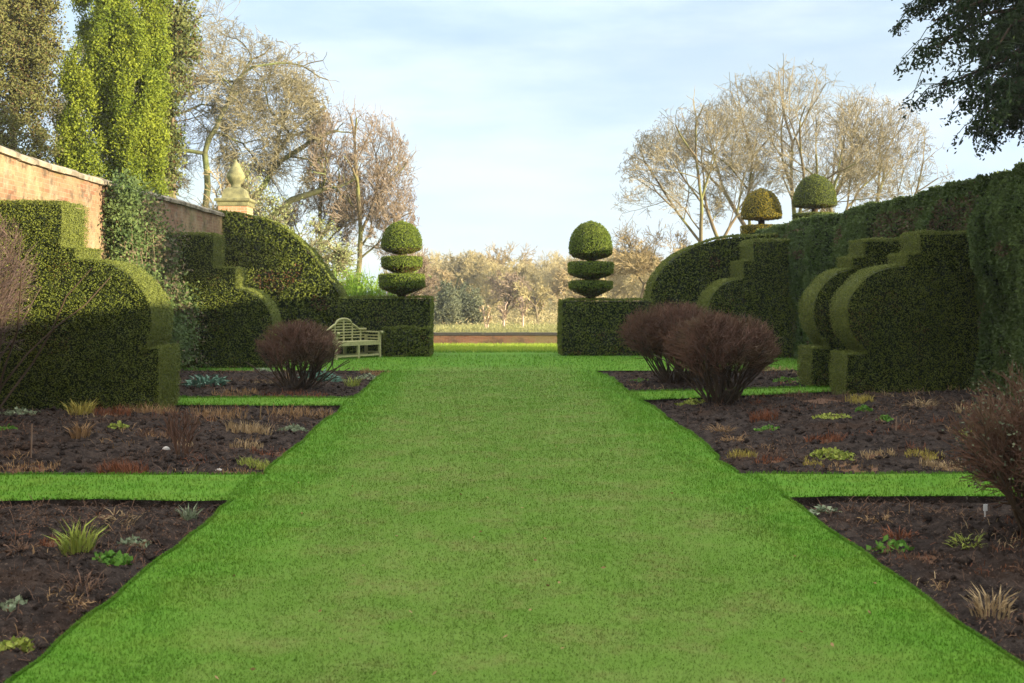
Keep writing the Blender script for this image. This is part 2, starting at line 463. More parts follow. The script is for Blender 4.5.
def strip(x0, x1, fa, fb, s):
    grid(80, 8, lambda u, v: np.stack([x0 + (x1 - x0) * u, (fa(x0 + (x1 - x0) * u) + wob(x0 + (x1 - x0) * u, s)) * (1 - v) + (fb(x0 + (x1 - x0) * u) + wob(x0 + (x1 - x0) * u, s + 1)) * v, -.004 + 0 * u], 1), g)
    xx = np.linspace(x0, x1, 80)
    skirt(np.stack([xx, fa(xx) + wob(xx, s), -.004 + 0 * xx], 1)); skirt(np.stack([xx, fb(xx) + wob(xx, s + 1), -.004 + 0 * xx], 1))
strip(-7.4, -1.9, ONE(9.12), ONE(10.38), 1); strip(-7.4, -1.9, ONE(16.72), ONE(17.92), 3)
strip(2.3, 9, ry1, ry2, 5); strip(2.3, 9, ry3, ry4, 7)
def cross(u, v):
    x = -30 + 60 * u; y = 24.15 + (46 - 24.15) * v; return np.stack([x, y, terr(y) - .008 + .02 * (fbm(x * .8, y * .8, 12) - .5)], 1)
grid(90, 60, cross, g)
xx = np.linspace(-8, 9, 60); skirt(np.stack([xx, 24.15 + 0 * xx, -.008 + 0 * xx], 1))
structure(g.build('lawn', [M['lawn'], M['soil']]))

# beds
for bi, (nm, sd, xf, a, b) in enumerate(BEDS):
    g = Geo()
    res = .028 if bi in (0, 3) else .045
    w = abs(xf - (XL if sd < 0 else XR)) + .15; l = float(b(np.array(5.))) - float(a(np.array(5.))) + .2
    def bed(u, v):
        y0 = (XL if sd < 0 else XR) - .15 * sd
        x = y0 + (xf - y0) * u
        aa = a(x) - .12; bb = b(x) + .12
        y = aa + (bb - aa) * v
        return np.stack([x, y, soil_z(x, y)], 1)
    grid(int(w / res), int(l / res), bed, g)
    # clods
    n = 5200 if bi in (0, 3) else 3800
    x = uni(min(xf, XL if sd < 0 else XR), max(xf, XL if sd < 0 else XR), n); t = rnd(n); y = a(x) + (b(x) - a(x)) * t
    if bi in (0, 3): y = 3.5 + (y - 3.5) * 1.0
    ok = edge_dist(x, y) > .04; x, y = x[ok], y[ok]; n = len(x)
    r = .008 + .04 * rnd(n) ** 3 + (.006 if bi not in (0, 3) else 0)
    o6 = np.array([[1, 0, 0], [-1, 0, 0], [0, 1, 0], [0, -1, 0], [0, 0, .75], [0, 0, -.75]])
    V = np.stack([x, y, soil_z(x, y)], 1)[:, None, :] + r[:, None, None] * o6[None] * uni(.6, 1.5, n, 6, 1)
    f8 = np.array([[0, 2, 4], [2, 1, 4], [1, 3, 4], [3, 0, 4], [2, 0, 5], [1, 2, 5], [3, 1, 5], [0, 3, 5]])
    g.add(V.reshape(-1, 3), (f8[None] + 6 * np.arange(n)[:, None, None]).reshape(-1, 3), smooth=True)
    structure(g.build(nm, M['soil']))

# mown grass: denser towards the eye
g = Geo()
n = 300000
y = 1 / uni(1 / 30., 1 / 4.5, n) ; x = uni(-7.4, 8.3, n)
keep = np.abs(x - .2) < np.maximum(2.6, .55 * y + .4)
x, y = x[keep], y[keep]
n2 = 170000
y2 = 1 / uni(1 / 24., 1 / 4.5, n2); x2 = uni(XL - .1, XR + .1, n2)
x = np.concatenate([x, x2]); y = np.concatenate([y, y2])
e = edge_dist(x, y); ok = e < .012; x, y, e = x[ok], y[ok], e[ok]; n = len(x)
sc = np.clip(y / 7, .75, 6) ** .62
lush = np.maximum(sstep(1.45, 2.0, np.abs(x - .2)), sstep(24, 26, y))
L = (.0175 + .008 * lush) * sc * uni(.6, 1.3, n)
az = rnd(n) * 2 * PI
B = np.stack([x, y, terr(y) - .004], 1)
ln = uni(.2, 1.2, n)
d = np.stack([np.cos(az) * np.sin(ln), np.sin(az) * np.sin(ln), np.cos(ln)], 1)
s = np.stack([-np.sin(az), np.cos(az), np.zeros(n)], 1) * (.0036 * sc * uni(.7, 1.4, n))[:, None]
V = np.stack([B - s, B + s, B + d * L[:, None]], 1).reshape(-1, 3)
g.add(V, np.arange(3 * n).reshape(n, 3))
# longer fringe leaning over the cut edges
m = 26000
side = rnd(m) < .5; yf = 1 / uni(1 / 24.2, 1 / 4.4, m)
xf_ = np.where(side, xl(yf) + .01, xr(yf) - .01)
k2 = 9000
which = rng.integers(0, 8, k2); xk = np.where(which < 4, uni(-7.4, XL, k2), uni(XR, 8.6, k2))
fs = [ONE(9.12), ONE(10.38), ONE(16.72), ONE(17.92), ry1, ry2, ry3, ry4]; sw = [1, 2, 3, 4, 5, 6, 7, 8]
yk = np.zeros(k2); sg = np.zeros(k2)
for q in range(8):
    mm = which == q; yk[mm] = fs[q](xk[mm]) + wob(xk[mm], sw[q]); sg[mm] = -1 if q % 2 == 0 else 1
yf = np.concatenate([yf, yk]); xf_ = np.concatenate([xf_, xk])
ok = ~((np.concatenate([np.zeros(m), np.ones(k2)]) == 0) & (edge_dist(xf_ + np.where(xf_ < 0, -.05, .05), yf) < 0))
azf = np.concatenate([np.where(side, PI, 0), np.where(sg < 0, -PI / 2, PI / 2)]) + rng.normal(size=m + k2) * .8
xf_, yf, azf = xf_[ok], yf[ok], azf[ok]; m = len(xf_)
sc = np.clip(yf / 7, .75, 6) ** .6
blades(g, np.stack([xf_, yf, np.full(m, -.004)], 1), azf, uni(.2, 1.1, m), .030 * sc * uni(.5, 1.2, m), .006 * sc, curve=.7)
# far lawn blades, lengthened to catch sun; sunlit paleness is in their colour
n = 60000; y = 1 / uni(1 / 45.6, 1 / 31.5, n); x = uni(-12, 14, n)
blades(g, np.stack([x, y, terr(y) - .01], 1), rnd(n) * 6.28, uni(.0, .5, n), uni(.06, .15, n) * sstep(30, 34, y), .018, curve=.3)
tag(g.build('mown_grass', M['blade']), 'mown green grass of the lawn walk and its cross strips', 'grass', kind='stuff')

# dead leaves and bits on the soil
g = Geo()
n = 70000
x = np.where(rnd(n) < .5, uni(-7.3, XL, n), uni(XR, 8.3, n)); y = 1 / uni(1 / 24., 1 / 4.2, n)
cl = fbm(x * .9, y * .9, 77, 3)
ok = (edge_dist(x, y) > .03) & (rnd(n) < sstep(.35, .7, cl) * .8 + .12); x, y = x[ok], y[ok]; n = len(x)
P = np.stack([x, y, soil_z(x, y) + .008], 1)
sc = np.clip(y / 8, .8, 3) ** .5
leaves(g, P, nrm(np.tile([0, 0, 1.], (n, 1)) + .4 * rng.normal(size=(n, 3))), .026 * sc, .006 * sc, tilt=.7)
az = rnd(n // 3) * 6.28; i3 = rng.integers(0, n, n // 3)
blades(g, P[i3], az, uni(.5, 1.5, n // 3), uni(.04, .13, n // 3) * sc[i3], .005 * sc[i3], curve=.4)
# withered tufts: short dead stems and curled leaves in clusters
nc = 620
cx = np.where(rnd(nc) < .5, uni(-7.3, XL - .1, nc), uni(XR + .1, 8.2, nc)); cy = 1 / uni(1 / 24., 1 / 4.4, nc)
ok = edge_dist(cx, cy) > .1; cx, cy = cx[ok], cy[ok]; nc = len(cx)
cm = rng.choice([0, 0, 1, 2, 3], nc, p=[.25, .2, .25, .1, .2]); cr = uni(.06, .26, nc)
for q in range(4):
    ci = np.repeat(np.where(cm == q)[0], 26); n = len(ci)
    a = rnd(n) * 6.28; r = cr[ci] * np.sqrt(rnd(n)); x = cx[ci] + r * np.cos(a) * 1.3; y = cy[ci] + r * np.sin(a)
    s_ = np.clip(y / 8, .8, 3) ** .5
    blades(g, np.stack([x, y, soil_z(x, y) - .004], 1), rnd(n) * 6.28, uni(.1, 1.5, n), uni(.03, .11, n) * s_, .0055 * s_, curve=.5, mat=q)
# a few fallen leaves on the turf
n = 70; x = uni(XL, XR, n); y = 1 / uni(1 / 24., 1 / 4.5, n)
leaves(g, np.stack([x, y, np.full(n, .022)], 1), nrm(np.tile([0, 0, 1.], (n, 1)) + .3 * rng.normal(size=(n, 3))), .03, .008, tilt=.3, mat=1)
tag(g.build('leaf_litter', [M['debris'], M['tan'], M['straw'], M['russet']]), 'brown dead leaves and stems scattered over the dark soil', 'leaf litter', kind='stuff')

# ------------------------------------------------------------------ clipped hedges
def in_poly(px, pz, poly):
    poly = np.asarray(poly); n = len(poly); c = np.zeros(len(px), bool); j = n - 1
    for i in range(n):
        xi, zi = poly[i]; xj, zj = poly[j]
        hit = ((zi > pz) != (zj > pz)) & (px < (xj - xi) * (pz - zi) / (zj - zi + 1e-12) + xi); c ^= hit; j = i
    return c

def arc(cx, cz, rx, rz, a0, a1, n=18):
    a = np.radians(np.linspace(a0, a1, n)); return [(cx + rx * math.cos(t), cz + rz * math.sin(t)) for t in a]

def clipped(name, label, prof, y0, t, group, dens=1500, size=.045, origin=None, foliage_m='yew', brownf=None, edge_tone=1.0, edge_dens=1.4, skip_back=True, y_of=None):
    """a clipped hedge whose outline (x, z) stands across the view and is t thick in y"""
    prof = np.asarray(prof, float)
    ox = prof[:, 0].mean() if origin is None else origin
    root = thing(name, label, 'hedge', (ox, y0 + t / 2, 0), group)
    pl = prof - np.array([ox, 0]); cen = pl.mean(0)
    g = Geo()
    # body (slightly inside the leaf skin)
    import mathutils
    from mathutils.geometry import tessellate_polygon
    ins = []
    n = len(pl)
    ar = 0.5 * np.sum(pl[:, 0] * np.roll(pl[:, 1], -1) - np.roll(pl[:, 0], -1) * pl[:, 1])
    sgn = 1 if ar > 0 else -1
    tn = np.roll(pl, -1, 0) - np.roll(pl, 1, 0); nr = np.stack([tn[:, 1], -tn[:, 0]], 1) * sgn; nr = nrm(nr)
    inn = pl - nr * .05
    ib = min(.15, t * .3)
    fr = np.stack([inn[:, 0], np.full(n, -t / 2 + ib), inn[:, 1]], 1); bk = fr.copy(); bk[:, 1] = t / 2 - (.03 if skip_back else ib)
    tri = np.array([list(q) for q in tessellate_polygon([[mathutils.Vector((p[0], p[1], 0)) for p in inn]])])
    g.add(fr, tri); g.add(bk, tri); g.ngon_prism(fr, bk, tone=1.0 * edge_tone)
    body = g
    # shaggy faces
    lo, hi = pl.min(0), pl.max(0); A = (hi - lo).prod()
    lf = Geo()
    for sgny in ((-1,) if skip_back else (-1, 1)):
        m = int(A * dens); px = uni(lo[0], hi[0], m); pz = uni(max(lo[1], 0), hi[1], m)
        ok = in_poly(px, pz, pl); px, pz = px[ok], pz[ok]; m = len(px)
        lump = fbm(px * 2.3 + 9, pz * 2.6, 51, 3)
        depth = .05 * (lump - .5) + .11 * (fbm(px * 7, pz * 9, 61, 2) - .5) - .10 * rnd(m) ** 2
        P = np.stack([px, sgny * (t / 2 + depth), pz], 1)
        N = np.tile([0, sgny, 0.25], (m, 1)); N = nrm(N + .35 * rng.normal(size=(m, 3)))
        br = ((vn(px * 1.9 + ox, pz * 1.9, 93) > .78) * (rnd(m) < .22) * .8 if brownf is None else brownf(px + ox, pz)) + (rnd(m) < .015) * .6
        leaves(lf, P, N, size, size * .32, tilt=.75, brown=br, tone=edge_tone * .12 * rnd(m))
    # clipped edges
    seg = np.linalg.norm(np.roll(pl, -1, 0) - pl, axis=1); m = int(seg.sum() * t * dens * edge_dens)
    s = rng.choice(n, m, p=seg / seg.sum()); u = rnd(m)[:, None]
    p = pl[s] * (1 - u) + np.roll(pl, -1, 0)[s] * u; dd = (np.roll(pl, -1, 0) - pl)[s]; nn = nrm(np.stack([dd[:, 1], -dd[:, 0]], 1) * sgn)
    p = p + nn * (.012 * rng.normal(size=(m, 1)) + .07 * (fbm(p[:, 0] * 2.6 + 3, p[:, 1] * 2.6, 57, 2) - .5)[:, None] + (.05 * (rnd(m) < .02) * rnd(m))[:, None])
    yy_ = uni(-t / 2, t / 2, m); ok = (p[:, 1] > .0)
    P = np.stack([p[:, 0], yy_, p[:, 1]], 1)[ok]; N = np.stack([nn[:, 0], np.zeros(m), nn[:, 1]], 1)[ok]
    leaves(lf, P, N, size * .85, size * .3, tilt=.45, tone=edge_tone * uni(.35, 1, len(P)))
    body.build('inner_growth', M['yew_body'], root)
    lf.build('foliage', M[foliage_m], root)
    return root

BG = 'stepped yew buttresses along the borders'
def prof_left(xw, s3, z3, s2, z2, cx, cz, rx, rz, bx, bz, low=-28):
    return [(xw, -.1), (xw, z3), (s3, z3), (s3, z2), (s2, z2), (s2, cz + rz)] + arc(cx, cz, rx, rz, 90, low) + [(bx - .3, bz), (bx, bz), (bx, -.1)]
clipped('yew_buttress', 'sunlit stepped yew buttress in the left foreground below the brick wall',
        prof_left(-7.4, -6.23, 3.08, -5.98, 2.42, -5.88, 1.30, 1.01, .95, -4.78, .93), 15.9, 1.1, BG, dens=4200, size=.028)
clipped('yew_buttress', 'shaded stepped yew buttress behind the climbing shrub on the left',
        prof_left(-7.4, -6.25, 3.1, -5.72, 2.34, -5.7, .93, .84, .90, -4.80, .75), 25.0, 1.1, BG, dens=1800, size=.044)
def prof_right(xw, s3, z3, s2, z2, cx, cz, rx, rz, bx, bz, low=228, tw=.46):
    return [(xw, z3), (xw, -.1), (bx, -.1), (bx, bz), (bx + .35, bz)] + arc(cx, cz, rx, rz, low, 90) + [(s2, cz + rz), (s2, z2), (s3, z2), (s3, z3)]
clipped('yew_buttress', 'nearest curled yew buttress on the right, in front of the grass strip',
        prof_right(8.6, 7.37, 2.76, 7.13, 2.41, 7.1, 1.38, .97, .84, 6.12, .72), 18.15, .9, BG, dens=3600, size=.030)
clipped('yew_buttress', 'middle curled yew buttress on the right, just behind the grass strip',
        prof_right(8.6, 7.05, 2.73, 6.82, 2.41, 6.98, 1.38, .87, .84, 6.08, .72), 19.95, .9, BG, dens=3000, size=.033)
clipped('yew_buttress', 'farthest yew buttress on the right, rising above two brown shrubs',
        prof_right(8.6, 7.2, 3.13, 6.91, 2.6, 6.88, 1.24, .90, .88, 5.98, .72), 28.7, 1.5, BG, dens=1600, size=.046)

# rear hedges with a sweeping end
def brown_rear(x, z): return (vn(x * 1.9 + 3, z * 1.4, 91) > .70) * (rnd(len(x)) < .5) * 1.0
swL = [(-8.2, -.1), (-8.2, 4.05), (-7.3, 4.05), (-7.0, 4.02), (-6.6, 3.9)] + [(-6.6 + 2.45 * math.sin(a), 1.55 + 2.3 * math.cos(a) ** .9) for a in np.linspace(.3, PI / 2 - .02, 16)] + [(-4.0, -.1)]
swL[5:21] = [(-6.6 + 2.6 * t, 3.9 - 2.3 * t ** 1.9) for t in np.linspace(.06, 1, 16)]
r = clipped('yew_hedge', 'tall rear yew hedge with a sweeping shoulder below the stone finial', swL, 30.6, 1.3, None, dens=800, size=.075, brownf=brown_rear, edge_tone=.7)
swR = [(8.3, 3.33), (8.3, -.1), (4.66, -.1)] + [(4.66 + .06 * t + 2.1 * t ** 2.4, 1.5 + 1.83 * (t ** .9)) for t in np.linspace(0, 1, 18)] + [(7.4, 3.36)]
swR = [(8.3, 3.38), (8.3, -.1), (4.68, -.1)] + [(4.68 + 2.75 * (1 - math.cos(a)), 1.45 + 1.9 * math.sin(a)) for a in np.linspace(0, PI / 2, 18)]
clipped('yew_hedge', 'dark rear yew hedge with a rounded shoulder on the right', swR, 30.4, 1.3, None, dens=800, size=.065, edge_tone=.6,
        brownf=lambda x, z: (vn(x * 2.3, z * 2, 92) > .75) * (rnd(len(x)) < .5) * 1.0)
clipped('yew_block', 'low square yew block behind the wooden bench', [(-3.99, -.1), (-3.99, 1.6), (-1.45, 1.6), (-1.45, -.1)], 29.75, 1.5, 'low yew blocks beside the gap', dens=900, size=.06, edge_tone=.25, skip_back=False)
clipped('yew_block', 'lower shaggy yew block at the foot of the left hedge end', [(-2.7, -.1), (-2.7, .78), (-1.44, .78), (-1.44, -.1)], 29.3, .42, 'low yew blocks beside the gap', dens=1100, size=.07, edge_tone=.2)
clipped('yew_block', 'low square yew block on the right under the tiered topiary', [(4.66, 1.53), (4.66, -.1), (2.17, -.1), (2.17, 1.53)], 29.7, 1.5, 'low yew blocks beside the gap', dens=900, size=.06, edge_tone=.2, skip_back=False)

# long right hedge
def long_hedge():
    root = thing('conifer_hedge', 'long tall dark conifer hedge walling the whole right side', 'hedge', (8.9, 12, 0))
    Y0, Y1, XF, XB, ZT = -22., 33.6, 8.3, 10.2, 3.66
    def front(y, z):
        b = .20 * (vn(y * .9, z * .25 + 2, 101) - .5) + .34 * (np.abs(vn(y * 1.9, z * .3, 102) - .5) * 2 - .4) + .16 * (fbm(y * 5, z * 4, 103, 2) - .5)
        return XF - b - .3 * sstep(17.3, 16.3, y) * (.6 + .5 * vn(y * 1.5, 4, 104)) + .22 * sstep(2.6, 3.66, z) ** 2 - (.42 * np.exp(-((y - 17.3) / .6) ** 2) + .22 * np.exp(-((y - 19.45) / .4) ** 2)) * sstep(1.4, 2.3, z) * sstep(3.6, 2.9, z)
    def top(y): return ZT + .10 * (vn(y * .5, 9.1, 105) - .5) + .05 * (vn(y * 1.7, 2.1, 106) - .5)
    g = Geo()
    def bf(u, v):
        y = Y0 + (Y1 - Y0) * u; z = -.1 + (top(y) + .06) * v; return np.stack([front(y, z) + .06 - 8.9, y - 12, z], 1)
    grid(280, 24, bf, g)
    def bt(u, v):
        y = Y0 + (Y1 - Y0) * u; xf = front(y, top(y)) + .06; return np.stack([xf + (XB - xf) * v - 8.9, y - 12, top(y) - .04 - .04 * v], 1)
    grid(280, 4, bt, g)
    def bb(u, v):
        y = Y0 + (Y1 - Y0) * u; z = -.1 + (top(y) + .02) * v; return np.stack([XB - 8.9 + 0 * y, y - 12, z], 1)
    grid(280, 3, bb, g)
    zz = np.linspace(-.1, 3.6, 8)
    P = np.array([[[XF - 8.9, Y1 - 12, z], [XB - 8.9, Y1 - 12, z]] for z in zz]).reshape(-1, 3); i = np.arange(7) * 2
    g.add(P, np.stack([i, i + 1, i + 3, i + 2], 1))
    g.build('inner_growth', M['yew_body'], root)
    lf = Geo()
    n = 190000
    y = 1 / uni(1 / 34., 1 / 13.5, n); y = np.minimum(y, Y1); z = rnd(n) * 3.72
    x = front(y, z); ok = z < top(y); x, y, z = x[ok], y[ok], z[ok]; n = len(x)
    e = .04
    gy = (front(y + e, z) - front(y - e, z)) / (2 * e); gz = (front(y, z + e) - front(y, z - e)) / (2 * e)
    N = nrm(np.stack([-np.ones(n), gy, gz], 1) + .35 * rng.normal(size=(n, 3)))
    sz = .065 * np.clip(y / 18, .8, 2) ** .5
    br = ((vn(y * .9, z * 1.3, 107) > .52) & (z > 2.5 + .4 * vn(y, 1.5, 109)) & (z < 3.4) & (y > 18.3) & (rnd(n) < .5)) | ((vn(y * 2.5, z * 2.5, 108) > .86) & (rnd(n) < .5))
    leaves(lf, np.stack([x - 8.9 - .02 * rnd(n), y - 12, z], 1), N, sz, sz * .3, tilt=.8, brown=br * 1.0, tone=.25 * sstep(3.3, 3.66, z))
    n = 40000; y = 1 / uni(1 / 34., 1 / 13.5, n); y = np.minimum(y, Y1); xf = front(y, top(y)); x = xf + rnd(n) ** 1.6 * (XB - xf)
    leaves(lf, np.stack([x - 8.9, y - 12, top(y) + .02 * rng.normal(size=n)], 1), nrm(np.tile([0, 0, 1.], (n, 1)) + .4 * rng.normal(size=(n, 3))), .06, .02, tilt=.9, tone=uni(.5, 1, n))
    n = 16000; y = uni(Y0, 13.5, n); z = rnd(n) * 3.6
    leaves(lf, np.stack([front(y, z) - 8.9, y - 12, z], 1), nrm(np.tile([-1., 0, 0], (n, 1)) + .4 * rng.normal(size=(n, 3))), .13, .045, tilt=.8)
    lf.build('foliage', M['yewblue'], root)
long_hedge()

# ------------------------------------------------------------------ topiary
def dome(r, z0, z1, flat=.2):
    h = z1 - z0; p = [(.05, z0 - .55 * flat), (.35 * r, z0 - .4 * flat), (.8 * r, z0 - .05 * flat), (r * .98, z0 + .35 * flat * h), (r, z0 + flat * h)]
    for t in np.linspace(0, 1, 11)[1:]:
        p.append((max(r * (1 - t ** 2.25) ** .56, .001), z0 + h * (flat + (1 - flat) * t)))
    return p
def disc(r, zb, zs, zt):
    return [(.10, zb), (.35 * r, zb + .25 * (zs - zb)), (.8 * r, zs - .12 * (zs - zb)), (r * .98, zs + .04), (r, zt - .04), (r * .97, zt), (.05, zt + .02)]
def tiered(name, label, x, y, tiers, stem, m='topi', dens=2600, size=.045, z0=0, group='tiered yew topiaries', darkdisc=False):
    root = thing(name, label, 'topiary', (x, y, z0), group)
    g = Geo(); tubes(g, [[[0, 0, stem[0] - z0], [.02, 0, (stem[0] + stem[1]) / 2 - z0], [0, 0, stem[1] - z0]]], .11, 8)
    g.build('stem', M['spirea_stem'], root)
    for kind, pr in tiers:
        pr = [(a, b - z0) for a, b in pr]
        b = Geo(); lathe(b, [(max(a - .03, .002), z) for a, z in pr], n=36)
        A = sum(2 * PI * (p[0] + q[0]) / 2 * math.hypot(p[0] - q[0], p[1] - q[1]) for p, q in zip(pr, pr[1:]))
        P, N = lathe_points(pr, int(A * dens))
        az = np.arctan2(P[:, 1], P[:, 0])
        P = P * (1 + .03 * (vn(az * 3, P[:, 2] * 5, 13) - .5))[:, None] * np.array([1, 1, 0]) + P * np.array([0, 0, 1])
        br = (N[:, 2] < -.35) * (rnd(len(P)) < .55) * .8
        leaves(b, P + N * .012 * rng.normal(size=(len(P), 1)), N, size, size * .3, tilt=.55, tone=.3 * rnd(len(P)), brown=br, mat=1)
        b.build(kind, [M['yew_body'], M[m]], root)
    return root
tiered('tiered_topiary', 'tiered topiary with dome and two discs, rising over the bench hedge', -2.28, 30.3,
       [('clipped_disc', disc(.63, 1.68, 1.86, 2.23)), ('clipped_disc', disc(.56, 2.28, 2.42, 2.72)), ('clipped_dome', dome(.55, 2.92, 3.73))], (1.5, 3.1))
tiered('tiered_topiary', 'tiered topiary with tall dome and two discs, right of the gap', 3.02, 30.3,
       [('clipped_disc', disc(.60, 1.62, 1.82, 2.04)), ('clipped_disc', disc(.62, 2.10, 2.24, 2.57)), ('clipped_dome', dome(.585, 2.76, 3.73))], (1.5, 3.0))
tiered('domed_topiary', 'golden yellow domed topiary standing behind the right hedge', 9.15, 35.5,
       [('clipped_disc', disc(.66, 3.35, 3.5, 3.92)), ('clipped_dome', dome(.64, 4.16, 5.15, .06))], (-.3, 4.3), m='gold', group='domed topiaries behind the right hedge', dens=1800)
tiered('domed_topiary', 'dark green domed topiary standing behind the right hedge', 10.75, 35.0,
       [('clipped_disc', disc(.68, 3.6, 3.75, 4.28)), ('clipped_dome', dome(.67, 4.52, 5.56, .06))], (-.3, 4.6), group='domed topiaries behind the right hedge', m='yew', dens=1800)

# ------------------------------------------------------------------ masonry
def garden_wall():
    root = thing('garden_wall', 'tall old brick garden wall along the left side with stone coping', 'wall', (-7.6, 16, 0))
    Y0, Y1, XFc = -6., 31.2, -7.4
    def zt(y): return 3.85 + .035 * np.sin(y * .42 + 2.2) + .012 * np.sin(y * 1.3)
    g = Geo()
    ny = 150
    def f(u, v):
        y = Y0 + (Y1 - Y0) * u; z = -.2 + (zt(y) + .2) * v
        return np.stack([XFc + 7.6 + .02 * (fbm(y * .8, z * .8, 14, 3) - .5), y - 16, z], 1)
    grid(ny, 20, f, g)
    def bk(u, v):
        y = Y0 + (Y1 - Y0) * u; z = -.2 + (zt(y) + .2) * v; return np.stack([-.2 + 0 * y, y - 16, z], 1)
    grid(ny, 2, bk, g)
    zz = np.linspace(-.2, float(zt(np.array(Y1))), 6)
    P = np.array([[[.2, Y1 - 16, z], [-.2, Y1 - 16, z]] for z in zz]).reshape(-1, 3); i = np.arange(5) * 2
    g.add(P, np.stack([i, i + 1, i + 3, i + 2], 1))
    g.build('brickwork', M['wall'], root)
    c = Geo()
    y = Y0
    while y < Y1:
        l = float(uni(.55, .8, 1)[0]); ya, yb = y + .004, min(y + l, Y1) - .004
        pr = np.array([(.27, 0), (.28, .07), (.2, .12), (.08, .155), (-.08, .155), (-.2, .12), (-.28, .07), (-.27, 0)]) * uni(.96, 1.04, 1)
        dz = float(uni(-.008, .012, 1)[0])
        a = np.stack([pr[:, 0], np.full(8, ya - 16), pr[:, 1] + zt(np.array(ya)) + dz], 1); b = np.stack([pr[:, 0], np.full(8, yb - 16), pr[:, 1] + zt(np.array(yb)) + dz], 1)
        c.ngon_prism(a, b, var=float(rng.random()))
        c.add(a, [[0, 1, 6, 7], [1, 2, 5, 6], [2, 3, 4, 5]]); c.add(b, [[0, 1, 6, 7], [1, 2, 5, 6], [2, 3, 4, 5]])
        y += l
    c.build('coping', M['coping'], root)
garden_wall()

root = thing('gate_pier', 'brick pier with moulded stone cap and pointed stone finial, left end wall', 'pier', (-7.55, 33., 0))
g = Geo(); lathe(g, [(.43, -.2), (.43, 4.34)], square=True); g.build('shaft', M['pierbrick'], root)
g = Geo(); lathe(g, [(.44, 4.342), (.46, 4.38), (.47, 4.46), (.53, 4.50), (.54, 4.56), (.50, 4.585), (.36, 4.60), (.34, 4.70), (.30, 4.86), (.24, 4.91), (.13, 4.94), (.0, 4.94)], square=True); g.build('cap', M['stone'], root)
g = Geo(); lathe(g, [(.17, 4.94), (.14, 4.98), (.15, 5.04), (.22, 5.12), (.275, 5.24), (.28, 5.30), (.25, 5.34), (.255, 5.36), (.19, 5.50), (.11, 5.62), (.05, 5.72), (.0, 5.80)], n=20); g.build('finial', M['stone'], root)

root = thing('boundary_wall', 'low distant brick wall with dark coping across the garden gap', 'wall', (0, 46, terr(46.)))
g = Geo(); boxes(g, (0, 0, .09), (36, .35, .60)); g.build('brickwork', M['lowbrick'], root)
g = Geo(); 
for k in range(36):
    boxes(g, (-17.5 + k, 0, 0.445 + float(uni(-.006, .006, 1)[0])), (.99, .50, .11))
g.build('coping', M['darkpost'], root)

# ------------------------------------------------------------------ bench
def bench():
    b = thing('garden_bench', 'weathered wooden garden bench with arched slatted back', 'bench', (-3.50, 28.75, 0), rot=R(50))
    Lh, D = .82, .29
    for sx in (-1, 0, 1):
        for sy in (-1, 1):
            g = Geo(); hgt = (.66 if sy < 0 else .60) if sx else .40
            boxes(g, (sx * (Lh - .035), sy * (D - .03), hgt / 2 - .02), (.065, .065, hgt + .04)); g.build('leg', M['bench'], b)
    g = Geo()
    for k in range(6): boxes(g, (0, -D + .05 + k * .1, .43), (2 * Lh, .082, .024))
    g.build('seat', M['bench'], b)
    g = Geo()
    boxes(g, (0, -D + .012, .375), (2 * Lh - .1, .026, .08)); boxes(g, (0, D - .012, .375), (2 * Lh - .1, .026, .08)); g.build('seat_frame', M['bench'], b)
    g = Geo(); boxes(g, (0, -D + .03, .07), (2 * Lh - .1, .04, .05)); boxes(g, (0, D - .03, .07), (2 * Lh - .1, .04, .05))
    for sx in (-1, 1): boxes(g, (sx * (Lh - .035), 0, .12), (.04, 2 * D - .13, .05))
    g.build('stretcher', M['bench'], b)
    def top(x):
        ax = abs(x)
        if ax < .30: return .86 + .17 * math.sqrt(max(0, 1 - (ax / .31) ** 2))
        if ax < .56: return .88 - .14 * ((ax - .30) / .26) ** 1.3
        return .74
    g = Geo()
    xs_ = np.concatenate([np.linspace(-Lh, -.57, 4), np.linspace(-.55, -.31, 8), np.linspace(-.30, .30, 19), np.linspace(.31, .55, 8), np.linspace(.57, Lh, 4)])
    P = np.array([[x, D + .02, top(x)] for x in xs_])
    tubes(g, [P], .036, 6)
    g.build('back_rail', M['bench'], b)
    g = Geo()
    for z in np.arange(.52, 1.0, .075):
        w = Lh - .03 if z < .72 else (max([abs(x) for x in xs_ if top(x) > z + .01] + [0]))
        if w > .1: boxes(g, (0, D + .02, z), (2 * w, .02, .028))
    for x in np.arange(-.62, .63, .31):
        boxes(g, (x, D + .02, (.44 + top(x)) / 2), (.04, .03, top(x) - .44))
    g.build('back_slats', M['bench'], b)
    for sx in (-1, 1):
        g = Geo(); boxes(g, (sx * (Lh - .035), -.0, .675), (.085, 2 * D + .05, .035))
        tubes(g, [[[sx * (Lh - .035) - .045, -D - .03, .665], [sx * (Lh - .035) + .045, -D - .03, .665]]], .045, 10)
        for z in (.5, .58): boxes(g, (sx * (Lh - .035), 0, z), (.03, 2 * D - .13, .03))
        g.build('armrest', M['bench'], b)
bench()

# ------------------------------------------------------------------ woody growth
def envdist(P, D, c, r):
    """distance along D to an ellipsoid"""
    p = (P - c) / r; d = D / r
    A = (d * d).sum(1); B = (p * d).sum(1); C = (p * p).sum(1) - 1
    disc_ = B * B - A * C
    t = (-B + np.sqrt(np.maximum(disc_, 0))) / A
    return np.where((disc_ < 0) | (t < 0), .05, t)

